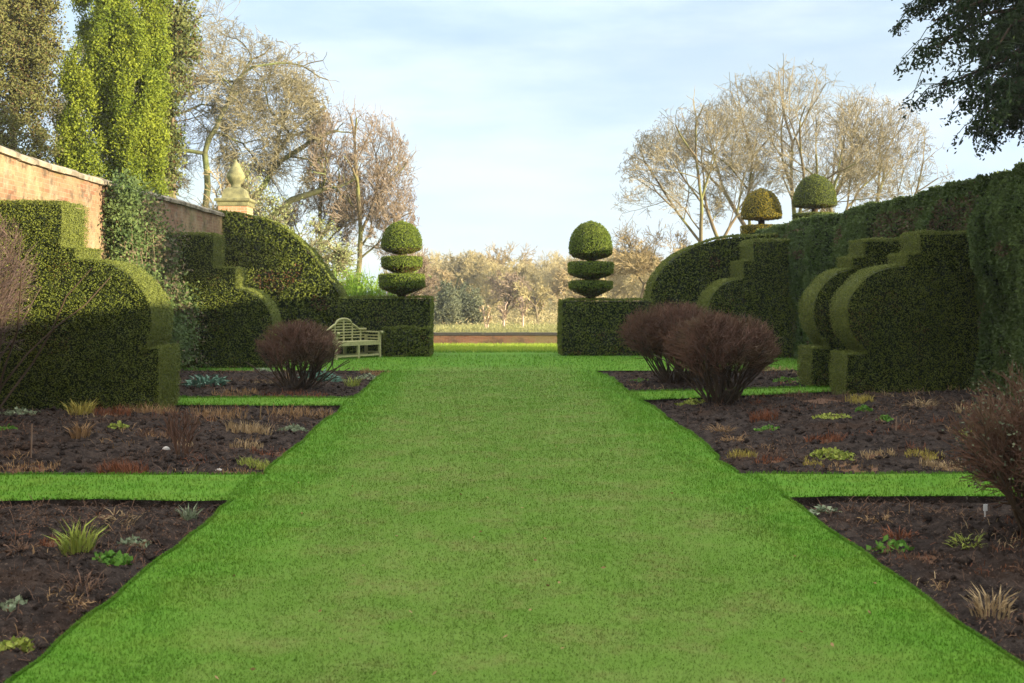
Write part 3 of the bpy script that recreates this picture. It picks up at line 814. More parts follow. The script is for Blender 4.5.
def grow(base, d0, L0, R0, levels, env, sides0=7, tmin0=.3):
    """levels: dicts n, ratio, angle, wander, up, k (segments), rend. returns list of (P, rad) per level"""
    c, r0 = np.array(env[0], float), np.array(env[1], float); r = r0
    P = np.asarray(base, float).reshape(-1, 3); D = nrm(np.asarray(d0, float).reshape(-1, 3))
    L = np.broadcast_to(np.asarray(L0, float), len(P)).copy(); Rr = np.broadcast_to(np.asarray(R0, float), len(P)).copy()
    out = []
    for li, lv in enumerate(levels):
        k = lv['k']; n = len(P); pts = [P]; d = D; p = P; dirs = [d]
        for s in range(k):
            d = nrm(d + lv['wander'] * rng.normal(size=(n, 3)) + np.array([0, 0, lv['up']]))
            p = p + d * (L / k)[:, None]; pts.append(p); dirs.append(d)
        pts = np.stack(pts, 1); dirs = np.stack(dirs, 1)
        te = lv.get('rend', .35); rad = Rr[:, None] * np.linspace(1, te, k + 1)[None]
        out.append((pts, rad))
        if li == len(levels) - 1: break
        nx = levels[li + 1]; m = nx['n']; r = r0 * nx.get('es', 1.0)
        tm = nx.get('tmin', .3)
        t = tm + (1 - tm) * ((np.arange(m)[None] + rnd(n, m)) / m)
        t = np.minimum(t, .999)
        f = t * k; i0 = np.floor(f).astype(int); fr = (f - i0)[..., None]; ar = np.arange(n)[:, None]
        cp = pts[ar, i0] * (1 - fr) + pts[ar, i0 + 1] * fr; cd = dirs[ar, i0 + 1]; cr = rad[ar, i0]
        cp = cp.reshape(-1, 3); cd = cd.reshape(-1, 3); N_ = len(cp)
        ang = np.radians(nx['angle']) * uni(.65, 1.3, N_)
        q = nrm(np.cross(cd, nrm(rng.normal(size=(N_, 3)))))
        out_ = nrm(cp - c) * nx.get('outw', .0)
        nd = nrm(cd * np.cos(ang)[:, None] + q * np.sin(ang)[:, None] + out_)
        Ln = np.repeat(L, m) * nx['ratio'] * uni(.6, 1.25, N_) * (1.15 - .5 * t.ravel())
        ed_ = envdist(cp, nd, c, r)
        Ln = np.minimum(Ln, ed_ * uni(.70, 1.16, N_))
        Rr = np.maximum(np.minimum(cr.ravel() * nx.get('rr', .6), 9), nx.get('rmin', .008)); 
        P, D, L = cp, nd, np.maximum(Ln, .08)
        ok = L > .1
        P, D, L, Rr = P[ok], D[ok], L[ok], Rr[ok]
    return out

def bare_tree(name, label, loc, base, d0, L0, R0, levels, env, bm='bark', tm='twig', group=None, split=2, tipleaf=None):
    root = thing(name, label, 'tree', loc, group)
    o = grow(base, d0, L0, R0, levels, env)
    g = Geo()
    for i, (P, r) in enumerate(o[:split]): tubes(g, P, r, 8 if i == 0 else 5)
    g.build('trunk', M[bm], root)
    g = Geo()
    for P, r in o[split:]: tubes(g, P, r, 3)
    if tipleaf:
        P = o[-1][0][:, -1]; i = rng.integers(0, len(P), tipleaf[0]); Q = P[i] + rng.normal(size=(len(i), 3)) * tipleaf[1]
        leaves(g, Q, nrm(rng.normal(size=(len(i), 3))), tipleaf[2], tipleaf[2] * .4, mat=1)
        g.build('crown', [M[tm], M[tipleaf[3]]], root)
    else:
        g.build('crown', M[tm], root)
    return root

def LV(n=0, ratio=.6, angle=40, wander=.12, up=.05, k=3, **kw): return dict(n=n, ratio=ratio, angle=angle, wander=wander, up=up, k=k, **kw)

def fork(base, d0, L0, R0, gens, env, angle=28, wander=.10, up=.04, decay=.87, outw=.10, rmin=.012, side=1, asym=.5, side_from=3):
    """a crown that forks in two again and again, with side twigs along the younger branches"""
    c, r = np.array(env[0], float), np.array(env[1], float)
    P = np.asarray(base, float).reshape(-1, 3); D = nrm(np.asarray(d0, float).reshape(-1, 3)); n = len(P)
    L = np.full(n, float(L0)); Rr = np.full(n, float(R0)); out = []
    for gI in range(gens):
        n = len(P); k = 4 if gI < 4 else 3 if gI < gens - 3 else 2
        pts = [P]; d = D; p = P
        for q in range(k):
            d = nrm(d + wander * rng.normal(size=(n, 3)) + np.array([0, 0, up])); p = p + d * (L / k)[:, None]; pts.append(p)
        pts = np.stack(pts, 1); re = np.maximum(Rr * .86, rmin)
        out.append((pts, Rr[:, None] * (1 - np.linspace(0, 1, k + 1)) + re[:, None] * np.linspace(0, 1, k + 1)))
        if gI == gens - 1: break
        q = nrm(np.cross(d, nrm(rng.normal(size=(n, 3)))))
        a1 = np.radians(angle) * uni(.35, .9, n); a2 = np.radians(angle) * uni(.9, 1.6, n)
        ow = nrm((p - c) / r) * outw
        C = [(p, nrm(d * np.cos(a1)[:, None] + q * np.sin(a1)[:, None] + ow), L * decay * uni(.8, 1.2, n), Rr * .76),
             (p, nrm(d * np.cos(a2)[:, None] - q * np.sin(a2)[:, None] + ow), L * decay * uni(.7, 1.1, n), Rr * .60)]
        if gI >= side_from:
            for _ in range(side + (gI >= 6)):
                t = uni(.2, .9, n) * k; i0 = np.minimum(t.astype(int), k - 1); fr = (t - i0)[:, None]; ar = np.arange(n)
                sp = pts[ar, i0] * (1 - fr) + pts[ar, i0 + 1] * fr; q2 = nrm(np.cross(d, nrm(rng.normal(size=(n, 3))))); a3 = np.radians(uni(35, 65, n))
                C.append((sp, nrm(d * np.cos(a3)[:, None] + q2 * np.sin(a3)[:, None] + ow), L * decay * uni(.5, 1.0, n), Rr * .40))
        P = np.concatenate([x[0] for x in C]); D = np.concatenate([x[1] for x in C]); L = np.concatenate([x[2] for x in C]); Rr = np.maximum(np.concatenate([x[3] for x in C]), rmin)
        ed_ = envdist(P, D, c, r); ins = (((P - c) / r) ** 2).sum(1)
        L = np.where(ins < 1, np.minimum(L, np.maximum(ed_ * 1.25, L * .6)), L * .6)
        ok = ((ins < 1.22) | (Rr > rmin * 1.7)) & (ins < 2.2) & (rnd(len(P)) > .03); D = np.where((ins > 1.0)[:, None], nrm(D - .5 * nrm((P - c) / r)), D)
        Rr = np.where(ins > 1.0, np.maximum(Rr * .55, rmin), Rr)
        P, D, L, Rr = P[ok], D[ok], L[ok], Rr[ok]
        if len(P) > 42000:
            i = rng.permutation(len(P))[:42000]; P, D, L, Rr = P[i], D[i], L[i], Rr[i]
    return out

def fork_tree(name, label, px, d, top_y, rx, lim=.25, gens=10, bm='bark', tm='twig', group=None, split=4, rk=.020, Lk=.135, zc=.52, ry=None, d0=((0, 0, 1),), seed=1, **kw):
    global rng
    keep_rng = rng; rng = np.random.default_rng(seed)
    x = (px - CX) * d / F; zg = float(terr(d)); h = H + (CY - top_y) * d / F - zg
    root = thing(name, label, 'tree', (x, d, zg), group)
    g = Geo()
    n0 = len(d0); tp = np.array([[[.12 * (i - (n0 - 1) / 2), 0, 0], [.12 * (i - (n0 - 1) / 2) + v[0] * h * lim * .5, v[1] * h * lim * .5, h * lim * .5], [.12 * (i - (n0 - 1) / 2) + v[0] * h * lim, v[1] * h * lim, h * lim]] for i, v in enumerate(d0)])
    tubes(g, tp, [[h * rk * 1.35, h * rk * 1.08, h * rk]], 9)
    o = fork(tp[:, -1], np.array(d0, float), h * Lk, h * rk, gens, ((0, 0, h * zc), (rx, ry or rx * .9, h * (1.0 - zc))), **kw)
    for P, r in o[:split]: tubes(g, P, r, 6)
    g.build('trunk', M[bm], root)
    g = Geo()
    for P, r in o[split:]: tubes(g, P, r, 3)
    g.build('crown', M[tm], root)
    rng = keep_rng
    return root

# three broad bare trees beyond the right hedge
RT = 'bare trees beyond the right hedge'
def broad(label, px, d, top_y, rx, d0, seed): return fork_tree('bare_tree', label, px, d, top_y, rx, .20, 9, group=RT, d0=d0, angle=27, wander=.05, up=.03, decay=.86, outw=.09, rmin=.0085, zc=.48, Lk=.205, rk=.0112, side=1, side_from=1, seed=seed)
broad('bare pale tree on the left beyond the right hedge, by the golden dome', 716, 58, 104, 5.4, ((-.2, 0, 1), (.08, .1, 1)), 11)
broad('tallest bare tree behind the two domed topiaries', 784, 61, 76, 6.6, ((-.25, .1, 1), (.05, -.2, 1), (.32, .1, 1)), 12)
broad('bare spreading tree beyond the right hedge, nearest the dark yew', 846, 59, 94, 5.4, ((-.12, 0, 1), (.38, .1, 1)), 13)

# bare fuzzy trees either side of the right topiary
lvz = [LV(k=4, wander=.08, up=.02, rend=.6), LV(10, .8, 50, .14, .02, 4, tmin=.2, rr=.6, rend=.4), LV(7, .6, 45, .16, .02, 3, tmin=.2, rr=.6, rmin=.03), LV(7, .6, 45, .16, 0, 3, tmin=.15, rmin=.02), LV(6, .6, 42, .15, 0, 2, tmin=.15, rmin=.016, rend=.6)]
def fuzzy(label, px, d, top_y, rx, tm='warmtwig', group=None, name='bare_tree', zc=.56, tipleaf=None, bm='bark', lv=lvz, hs=1):
    x = (px - CX) * d / F; zg = float(terr(d)); h = H + (CY - top_y) * d / F - zg
    return bare_tree(name, label, (x, d, zg), [[0, 0, 0]], [[0, 0, 1]], h * .6, h * .025, lv, ((0, 0, h * zc), (rx, rx, h * (1 - zc))), bm, tm, group, tipleaf=tipleaf)
fork_tree('bare_tree', 'warm lit bare tree just right of the tiered topiary', 640, 62, 196, 2.9, .2, 8, 'bark', 'warmtwig', angle=32, wander=.11, up=.03, outw=.12, rmin=.012, Lk=.17, rk=.013, side=2, side_from=1)
fuzzy('small golden bare tree behind the right tiered topiary discs', 676, 55, 232, 1.6)

# tall slim bare trees left of the left topiary
lvs = [LV(k=7, wander=.05, up=.02, rend=.35), LV(13, .42, 38, .12, .08, 4, tmin=.15, rr=.5, rend=.4), LV(6, .62, 42, .14, .05, 3, tmin=.2, rr=.55, rmin=.024), LV(6, .6, 42, .15, .03, 3, tmin=.15, rmin=.015), LV(5, .6, 40, .15, .02, 2, tmin=.15, rmin=.011, rend=.6)]
def slim(label, px, d, top_y, rx, d0, seed): return fork_tree('slim_bare_tree', label, px, d, top_y, rx, .24, 8, 'bark', 'pinktwig', 'slim bare trees behind the rear hedge', d0=d0, angle=24, wander=.10, up=.07, decay=.86, outw=.04, rmin=.0085, zc=.5, Lk=.20, rk=.012, side=2, side_from=0, seed=seed)
slim('taller slim bare tree behind the rear hedge, nearest the left topiary', 356, 50, 98, 2.7, ((.02, 0, 1),), 21)
slim('forked slim bare tree behind the rear hedge, next to the oak', 322, 52, 112, 2.0, ((-.03, 0, 1),), 22)
fuzzy('low bare tree showing either side of the left tiered topiary', 398, 62, 232, 2.6, 'pinktwig')

# gnarled oak
fork_tree('bare_oak', 'gnarled bare oak with drooping mossy limbs right of the cypress', 192, 50, -12, 5.9, .34, 9, 'oakbark', 'oaktwig', split=4, rk=.0100, Lk=.19, zc=.60,
          d0=((-.2, 0, 1), (.12, -.1, 1), (.30, .1, .9), (.6, -.1, .8)), angle=36, wander=.17, up=-.012, decay=.86, outw=.08, rmin=.0095, side=2, side_from=1, seed=31)

# russet and pale small trees behind the wall
fuzzy('russet twiggy small tree over the wall behind the climbing shrub', 205, 42, 118, 2.3, 'warmtwig', name='small_tree')
fuzzy('pale budding small tree behind the stone finial', 272, 39, 150, 2.1, 'oaktwig', name='small_tree', tipleaf=(9000, .16, .085, 'paleleaf'))
fuzzy('cream leaved shrub tree between finial and slim bare trees', 318, 40, 192, 1.5, 'oaktwig', name='small_tree', tipleaf=(5000, .16, .08, 'paleleaf'))
fuzzy('bare pale branched small tree at the left picture edge over the wall', 8, 24, 78, 1.05, 'warmtwig', name='small_tree',
      lv=[LV(k=4, wander=.1, up=.02, rend=.6), LV(8, .7, 45, .22, .03, 5, tmin=.3, rr=.6), LV(5, .6, 45, .2, .02, 4, tmin=.2, rmin=.016), LV(4, .6, 45, .2, 0, 3, tmin=.2, rmin=.009)])

# willow / broom wands
root = thing('willow_shrub', 'fresh green upright willow shrub behind the hedge left of the topiary', 'shrub', ((362 - CX) * 36 / F, 36, -.16))
g = Geo(); n = 420; az = rnd(n) * 6.28
blades(g, np.stack([.5 * rng.normal(size=n), .4 * rng.normal(size=n), np.full(n, .4)], 1), az, uni(.02, .45, n), uni(1.2, 2.75, n), .035, curve=.25)
n = 6000; p = np.stack([.6 * rng.normal(size=n), .4 * rng.normal(size=n), uni(.6, 2.9, n)], 1); p[:, 0] *= .6 + .25 * p[:, 2]
p = p[p[:, 2] < 1.6 + 1.5 * vn(p[:, 0] * 2.2 + 4, p[:, 1], 66)]
leaves(g, p, nrm(np.tile([.8, -.5, .1], (len(p), 1)) + .6 * rng.normal(size=(len(p), 3))), .17, .018, tilt=.8)
g.build('foliage', M['willow'], root)
g = Geo(); n = 14; b0 = np.stack([uni(-.4, .4, n), uni(-.3, .3, n), np.zeros(n)], 1); e0 = b0 + np.stack([uni(-.4, .4, n), uni(-.3, .3, n), uni(1.4, 2, n)], 1)
tubes(g, np.stack([b0, (b0 + e0) / 2, e0], 1), .02, 4); g.build('stems', M['bark'], root)

# ------------------------------------------------------------------ evergreen trees
def cloud_tree(name, label, loc, lobes, m, n, L, W, trunk_h, tr=.2, tilt=.8, up=0.0, group=None, bm='bark', shell=.35, limbs=True, brown=0.0, per=26, cs=None):
    """lobes: (cx, cy, cz, rx, ry, rz). leaf sprays gather in clumps on the lobes' outer shells"""
    root = thing(name, label, 'tree', loc, group)
    g = Geo(); tubes(g, [[[0, 0, 0], [.05, 0, trunk_h * .5], [0, .05, trunk_h]]], [[tr, tr * .7, tr * .2]], 8)
    if limbs:
        for (cx, cy, cz, rx, ry, rz) in lobes:
            tubes(g, [[[0, 0, max(.4, cz - rz * 1.1)], [cx * .6, cy * .6, cz - rz * .4], [cx, cy, cz + rz * .3]]], [[tr * .5, tr * .3, .02]], 5)
    g.build('trunk', M[bm], root)
    g = Geo(); vol = np.array([a[3] * a[5] + a[4] * a[5] for a in lobes]); cnt = (n * vol / vol.sum()).astype(int)
    for (cx, cy, cz, rx, ry, rz), c in zip(lobes, cnt):
        nc = max(8, c // per)
        u = nrm(rng.normal(size=(nc, 3))); rad = 1 - shell * rnd(nc) ** 1.5
        rad *= 1 + .22 * (vn(np.arctan2(u[:, 1], u[:, 0]) * 2.2 + cx, u[:, 2] * 3 + cz, 33) - .5)
        cp = u * rad[:, None] * np.array([rx, ry, rz]) + np.array([cx, cy, cz])
        ii = rng.integers(0, nc, c); cs = cs or L * 1.6
        P = cp[ii] + rng.normal(size=(c, 3)) * np.array([cs, cs, cs * (1.5 if up else .8)]) * .55
        N = nrm(u[ii] + np.array([0, 0, up]) + .5 * rng.normal(size=(c, 3)))
        vv = np.clip(.5 * rnd(nc)[ii] + .5 * rnd(c), 0, 1)
        leaves(g, P, N, L, W, tilt=tilt, var=vv, brown=(rnd(c) < brown) * .9)
    g.build('crown', M[m], root)
    return root

def lobe(px, d, y0, y1, wpx, x0, d0, zg, depth=1.0):
    """an ellipsoid seen at px between rows y0 and y1"""
    s = d / F; zt_, zb = H + (CY - y0) * s - zg, H + (CY - y1) * s - zg
    return ((px - CX) * s - x0, d - d0, (zt_ + zb) / 2, wpx * s / 2, wpx * s / 2 * depth, (zt_ - zb) / 2)
d0 = 36.; x0 = (118 - CX) * d0 / F
cloud_tree('cypress_tree', 'bright yellow green columnar cypress tree rising above the brick wall', (x0, d0, 0),
           [lobe(128, 36.2, -90, 230, 62, x0, d0, 0), lobe(86, 35, 40, 240, 50, x0, d0, 0), lobe(112, 35.4, -30, 170, 44, x0, d0, 0), lobe(150, 35.6, 70, 235, 30, x0, d0, 0),
            lobe(135, 35, 20, 190, 40, x0, d0, 0), lobe(93, 36.4, -60, 75, 34, x0, d0, 0), lobe(153, 36.0, -60, 110, 32, x0, d0, 0), lobe(72, 35.4, 100, 230, 24, x0, d0, 0)],
           'cypress', 170000, .10, .025, 12, .25, up=1.0, tilt=.8, shell=.42, per=190, cs=.22)
d0 = 34.; x0 = (12 - CX) * d0 / F
cloud_tree('evergreen_tree', 'dull olive evergreen tree at the far left behind the wall', (x0, d0, 0),
           [lobe(12, 34, -50, 100, 86, x0, d0, 0), lobe(0, 33.6, -30, 60, 60, x0, d0, 0), lobe(34, 34.4, -30, 120, 44, x0, d0, 0), lobe(14, 34, 70, 210, 84, x0, d0, 0)],
           'olive', 60000, .10, .028, 10, .22, shell=.6, brown=.16, per=90, cs=.26)
d0 = 40.; x0 = (172 - CX) * d0 / F
cloud_tree('broadleaf_evergreen', 'glossy broadleaf evergreen peeping out right of the cypress', (x0, d0, 0),
           [lobe(168, 40, -40, 50, 52, x0, d0, 0), lobe(178, 40, 8, 70, 40, x0, d0, 0), lobe(170, 39.6, 40, 110, 34, x0, d0, 0), lobe(166, 39.8, 85, 205, 30, x0, d0, 0)],
           'holly', 15000, .12, .045, 10, .16, shell=.5, brown=.1, per=40, cs=.26)

# yew overhanging the right hedge
def dark_yew():
    x0, y0 = 11.85, 16.8
    root = thing('overhanging_yew', 'dark drooping yew branches overhanging the right hedge', 'tree', (x0, y0, 0))
    g = Geo(); tubes(g, [[[0, 0, -.1], [.1, 0, 5], [0, .1, 9], [0, 0, 13.]]], [[.45, .34, .2, .04]], 10)
    nb = 230
    z = uni(5.1, 12.8, nb); az = rnd(nb) * 2 * PI
    # more limbs towards the walk
    az[:130] = PI + rng.normal(size=130) * .7 - .05
    reach = (4.9 * np.sqrt(np.clip(1 - ((z - 6.0) / 7.2) ** 2, .05, 1))) * uni(.70, .99, nb)
    reach = np.where(np.sin(az) > .45, np.minimum(reach, 3.6), reach)
    hd = np.stack([np.cos(az), np.sin(az), np.zeros(nb)], 1)
    pts = np.stack([np.stack([np.zeros(nb), np.zeros(nb), z - .4], 1) + hd * (reach * t)[:, None] + np.array([0, 0, 1.]) * (reach * (.42 * t - .50 * t * t))[:, None] for t in np.linspace(0, 1, 7)], 1)
    pts[:, 1:] += .10 * rng.normal(size=pts[:, 1:].shape)
    tubes(g, pts, np.linspace(.10, .015, 7)[None], 5)
    g.build('trunk', M['spirea_stem'], root)
    lf = Geo()
    # side shoots
    ns = 34
    t = uni(.25, 1.0, nb, ns); f = np.minimum(t * 6, 5.999); i0 = f.astype(int); fr = (f - i0)[..., None]; ar = np.arange(nb)[:, None]
    sp = (pts[ar, i0] * (1 - fr) + pts[ar, i0 + 1] * fr).reshape(-1, 3)
    n = len(sp); sd = nrm(np.repeat(hd, ns, 0) * .8 + rng.normal(size=(n, 3)) * np.array([.75, .75, .25]))
    sl = uni(.35, .95, n); mid = sp + sd * (sl * .5)[:, None] + np.array([0, 0, -.04]); end = sp + sd * (sl * .85)[:, None] - np.array([0, 0, 1.]) * (sl * .42)[:, None]
    tubes(lf, np.stack([sp, mid, end], 1), [[.012, .008, .004]], 3)
    # hanging sprigs
    m = 10; u = uni(.1, 1, n, m)[..., None]
    hp = ((1 - u) ** 2 * sp[:, None] + 2 * u * (1 - u) * mid[:, None] + u * u * end[:, None]).reshape(-1, 3)
    k = len(hp)
    hl = uni(.08, .3, k); hdn = nrm(np.array([0, 0, -1.]) + .35 * rng.normal(size=(k, 3)))
    for q in range(6):
        P = hp + hdn * (hl * (q * .18))[:, None] + .02 * rng.normal(size=(k, 3))
        leaves(lf, P, nrm(hdn + .5 * rng.normal(size=(k, 3))), .08, .021, tilt=.9)
    lf.build('crown', M['darkyew'], root)
dark_yew()

# climbing shrub on the wall
root = thing('climbing_shrub', 'leafy green climbing shrub sprawling over the brick wall', 'climbing plant', (-6.95, 22.6, 0))
g = Geo(); n = 24; b0 = np.stack([uni(-.2, .1, n), uni(-.6, .6, n), np.zeros(n)], 1); e0 = np.stack([uni(-.35, .2, n), uni(-1.7, 1.6, n), uni(2., 3.7, n)], 1)
tubes(g, np.stack([b0, b0 * .5 + e0 * .5 + .15 * rng.normal(size=(n, 3)), e0], 1), [[.03, .02, .008]], 5); g.build('stems', M['bark'], root)
g = Geo(); nc = 430
cy = uni(-1.75, 1.8, nc); cz = uni(.15, 4.0, nc) ; ok = cz < 3.95 - .32 * np.maximum(0, cy + .8) ** 1.4 + .2 * rng.normal(size=nc); cy, cz = cy[ok], cz[ok]; nc = len(cy)
cx = -.38 + .55 * rnd(nc) + .45 * sstep(2.4, .6, cz)
n = 26000; ii = rng.integers(0, nc, n)
P = np.stack([cx, cy, cz], 1)[ii] + .12 * rng.normal(size=(n, 3))
vv = np.clip(.6 * rnd(nc)[ii] + .4 * rnd(n), 0, 1); br = ((vn(cy * 1.2 + 5, cz * 1.2, 71) > .55)[ii] & (rnd(n) < .5)) * .8
leaves(g, P, nrm(np.tile([.8, -.5, .5], (n, 1)) +   .6 * rng.normal(size=(n, 3))), .075, .026, tilt=.5, var=vv, brown=br); g.build('foliage', M['climber'], root)

# ------------------------------------------------------------------ shrubs in the beds
def bed_d(px, py):
    d = H * F / (py - CY); x = (px - CX) * d / F
    for _ in range(6):
        z = float(soil_z(np.array(x), np.array(d), False)) if edge_dist(np.array(x), np.array(d)) > 0 else 0.
        d = (H - z) * F / (py - CY); x = (px - CX) * d / F
    z = float(soil_z(np.array(x), np.array(d), True)) if edge_dist(np.array(x), np.array(d)) > 0 else 0.
    return x, d, z

def twiggy(label, x, y, z, rx, zc, rz, stems=26, tw='spirea', st='spirea_stem', off=(0, 0), thick=.0062, nt=(8, 8, 6), leafn=0, leafm=None, group='bare brown shrubs in the beds', spread=.24, lean=.8, leafs=.03):
    root = thing('bare_shrub', label, 'shrub', (x, y, z), group)
    az = rnd(stems) * 2 * PI; rr = spread * np.sqrt(rnd(stems))
    b0 = np.stack([rr * np.cos(az), rr * np.sin(az), np.full(stems, -.03)], 1)
    a2 = az + .5 * rng.normal(size=stems); ln = np.sqrt(rnd(stems)) * lean
    d0_ = np.stack([np.cos(a2) * ln + off[0], np.sin(a2) * ln + off[1], np.ones(stems) * .9], 1)
    lv = [LV(k=5, wander=.17, up=.06, rend=.45), LV(nt[0], .6, 32, .19, .05, 3, tmin=.35, rr=.6, rmin=thick * 1.2), LV(nt[1], .6, 34, .2, .05, 3, tmin=.2, rmin=thick, outw=.15), LV(nt[2], .6, 34, .14, .05, 2, tmin=.15, rmin=thick * .75, rend=.7, outw=.15)]
    L0 = (zc + rz * .4) / .95
    o = grow(b0, d0_, uni(.8, 1.1, stems) * L0, .017, lv, ((off[0] * .8, off[1] * .8, zc), (rx, rx, rz)))
    g = Geo(); tubes(g, o[0][0], o[0][1], 5); tubes(g, o[1][0], o[1][1], 4); g.build('stems', M[st], root)
    g = Geo(); tubes(g, o[2][0], o[2][1], 3); tubes(g, o[3][0], o[3][1], 3)
    if leafn:
        P = o[3][0][:, -1]; i = rng.integers(0, len(P), leafn); leaves(g, P[i] + .03 * rng.normal(size=(leafn, 3)), nrm(rng.normal(size=(leafn, 3))), leafs, leafs * .36, mat=1)
        g.build('twigs', [M[tw], M[leafm]], root)
    else: g.build('twigs', M[tw], root)
    return root
x, y, z = bed_d(298, 388); twiggy('bare brown rounded shrub in the left bed by the bench', x, y, z, .80, .80, .48, stems=42)
x, y, z = bed_d(676, 382); twiggy('wide bare reddish shrub farther back in the right beds', x, y, z, 1.16, .95, .60, stems=50)
x, y, z = bed_d(722, 402); twiggy('large bare reddish shrub by the right edge of the lawn', x, y, z, .94, .86, .55, stems=48)
x, y, z = bed_d(1064, 540); twiggy('near brown shrub with some leaves at the right picture edge', x, y, z, .78, .62, .66, stems=48, thick=.0042, nt=(9, 8, 6), leafn=3200, leafm='darkbush', leafs=.024)
twiggy('tall purplish bare shrub in front of the left yew buttress', -6.42, 13.6, .08, .80, 1.75, 1.12, stems=26, tw='purple', thick=.0042, nt=(7, 7, 5), leafn=500, leafm='olive', spread=.3, lean=.3)

# ------------------------------------------------------------------ bed perennials: (type, colour, px, py, width px, height px, label)
def clump(kind, colr, px, py, w, h, label, cat='plant', name=None, dens=1.0):
    x, d, z = bed_d(px, py); s = d / F; W, Hh = w * s, h * s
    g = Geo(); m = M[colr]
    def dz(P): P[:, 2] += soil_z(P[:, 0] + x, P[:, 1] + d) - z - .012; return P
    if kind == 'tuft':       # upright strap leaves
        n = int(90 * dens); a = rnd(n) * 6.28; r = W * .30 * np.sqrt(rnd(n))
        blades(g, dz(np.stack([r * np.cos(a), r * np.sin(a), np.zeros(n)], 1)), a + .5 * rng.normal(size=n), uni(.05, .55, n), Hh * uni(.3, 1.15, n), max(.011, .8 * s) * uni(.5, 1.3, n), curve=.6)
    elif kind == 'spray':    # loose straw leaves lying outward
        n = int(150 * dens); a = rnd(n) * 6.28; r = W * .30 * np.sqrt(rnd(n))
        blades(g, dz(np.stack([r * np.cos(a), r * np.sin(a), np.zeros(n)], 1)), a + rng.normal(size=n), uni(.5, 1.5, n), W * .38 * uni(.25, 1.15, n), max(.007, .55 * s) * uni(.6, 1.3, n), curve=.5)
    elif kind == 'row':      # cut back stems standing in a patch
        n = int(220 * dens); ra = np.sqrt(rnd(n)); a = rnd(n) * 6.28
        B = np.stack([W * .5 * ra * np.cos(a), max(W * .35, .12) * ra * np.sin(a), np.zeros(n)], 1)
        blades(g, dz(B), rnd(n) * 6.28, uni(0, .6, n), Hh * uni(.35, 1.1, n), max(.008, .55 * s), curve=.4)
    elif kind == 'mat':      # low leafy mat
        n = int(260 * dens); ra = np.sqrt(rnd(n)); a = rnd(n) * 6.28
        B = dz(np.stack([W * .5 * ra * np.cos(a), max(W * .4, .1) * ra * np.sin(a), np.zeros(n)], 1)); B[:, 2] += Hh * .7 * (1 - ra ** 2) * rnd(n) + .01
        leaves(g, B, nrm(np.tile([0, -.3, 1.], (n, 1)) + .5 * rng.normal(size=(n, 3))), max(.05, 2. * s), max(.018, .7 * s), tilt=.6)
    elif kind == 'leafy':    # rosettes of broad leaves
        n = int(130 * dens); ra = np.sqrt(rnd(n)); a = rnd(n) * 6.28
        B = dz(np.stack([W * .45 * ra * np.cos(a), W * .4 * ra * np.sin(a), np.zeros(n)], 1)); B[:, 2] += Hh * .4 * (1 - ra)
        blades(g, B, a + rng.normal(size=n) * .6, uni(.3, 1.1, n), Hh * uni(.5, .9, n), max(.035, 2 * s), curve=.8)
    elif kind == 'twig':
        n = 16; a = rnd(n) * 6.28; ln = .45 * rnd(n)
        o = grow(np.stack([.05 * np.cos(a), .05 * np.sin(a), np.full(n, -.02)], 1), np.stack([np.cos(a) * ln, np.sin(a) * ln, np.ones(n)], 1), Hh * .8, .008,
                 [LV(k=3, wander=.1, up=.05), LV(5, .55, 30, .14, .06, 3, tmin=.25, rmin=.006), LV(4, .55, 32, .14, .05, 2, tmin=.2, rmin=.005)], ((0, 0, Hh * .55), (W * .5, W * .5, Hh * .5)))
        for P, r in o: tubes(g, P, r, 3)
    elif kind == 'stake':
        tubes(g, [[[0, 0, -.05], [W * .3, 0, Hh * .5], [W * .5, 0, Hh]]], max(.008, .5 * s), 6)
    elif kind == 'marker':
        tubes(g, [[[0, 0, -.05], [0, 0, Hh * .6]]], .006, 5); boxes(g, (0, -.008, Hh * .75), (max(W, .03), .006, Hh * .5))
    elif kind == 'stone':
        pr = [(.001, -.3 * Hh), (W * .4, -.1 * Hh), (W * .5, .2 * Hh), (W * .35, .6 * Hh), (W * .12, .8 * Hh), (.001, .82 * Hh)]
        lathe(g, pr, n=9, jit=.12)
    if kind in ('row', 'mat', 'leafy'):
        q = 14; a = np.arange(q) * 2 * PI / q; rw = uni(.7, 1.0, q)
        hd = max(W * (.35 if kind == 'row' else .4), .11)
        Pd = np.vstack([[0, 0, 0], np.stack([W * .5 * rw * np.cos(a), hd * rw * np.sin(a), np.zeros(q)], 1)])
        Pd[:, 2] = soil_z(Pd[:, 0] + x, Pd[:, 1] + d) - z - .006; Pd[0, 2] += .02
        g.add(Pd, [[0, i + 1, (i + 1) % q + 1] for i in range(q)], var=.0, brown=1.0, smooth=True)
    o = g.build(name or {'tuft': 'leaf_clump', 'spray': 'straw_clump', 'row': 'cut_stems', 'mat': 'ground_plant', 'leafy': 'leafy_perennial', 'twig': 'twiggy_plant', 'stake': 'cane_stake', 'marker': 'plant_label', 'stone': 'small_stone'}[kind], m)
    o.location = (x, d, z)
    return tag(o, label, cat, 'plants and remains in the beds' if kind not in ('stake', 'marker', 'stone') else None)

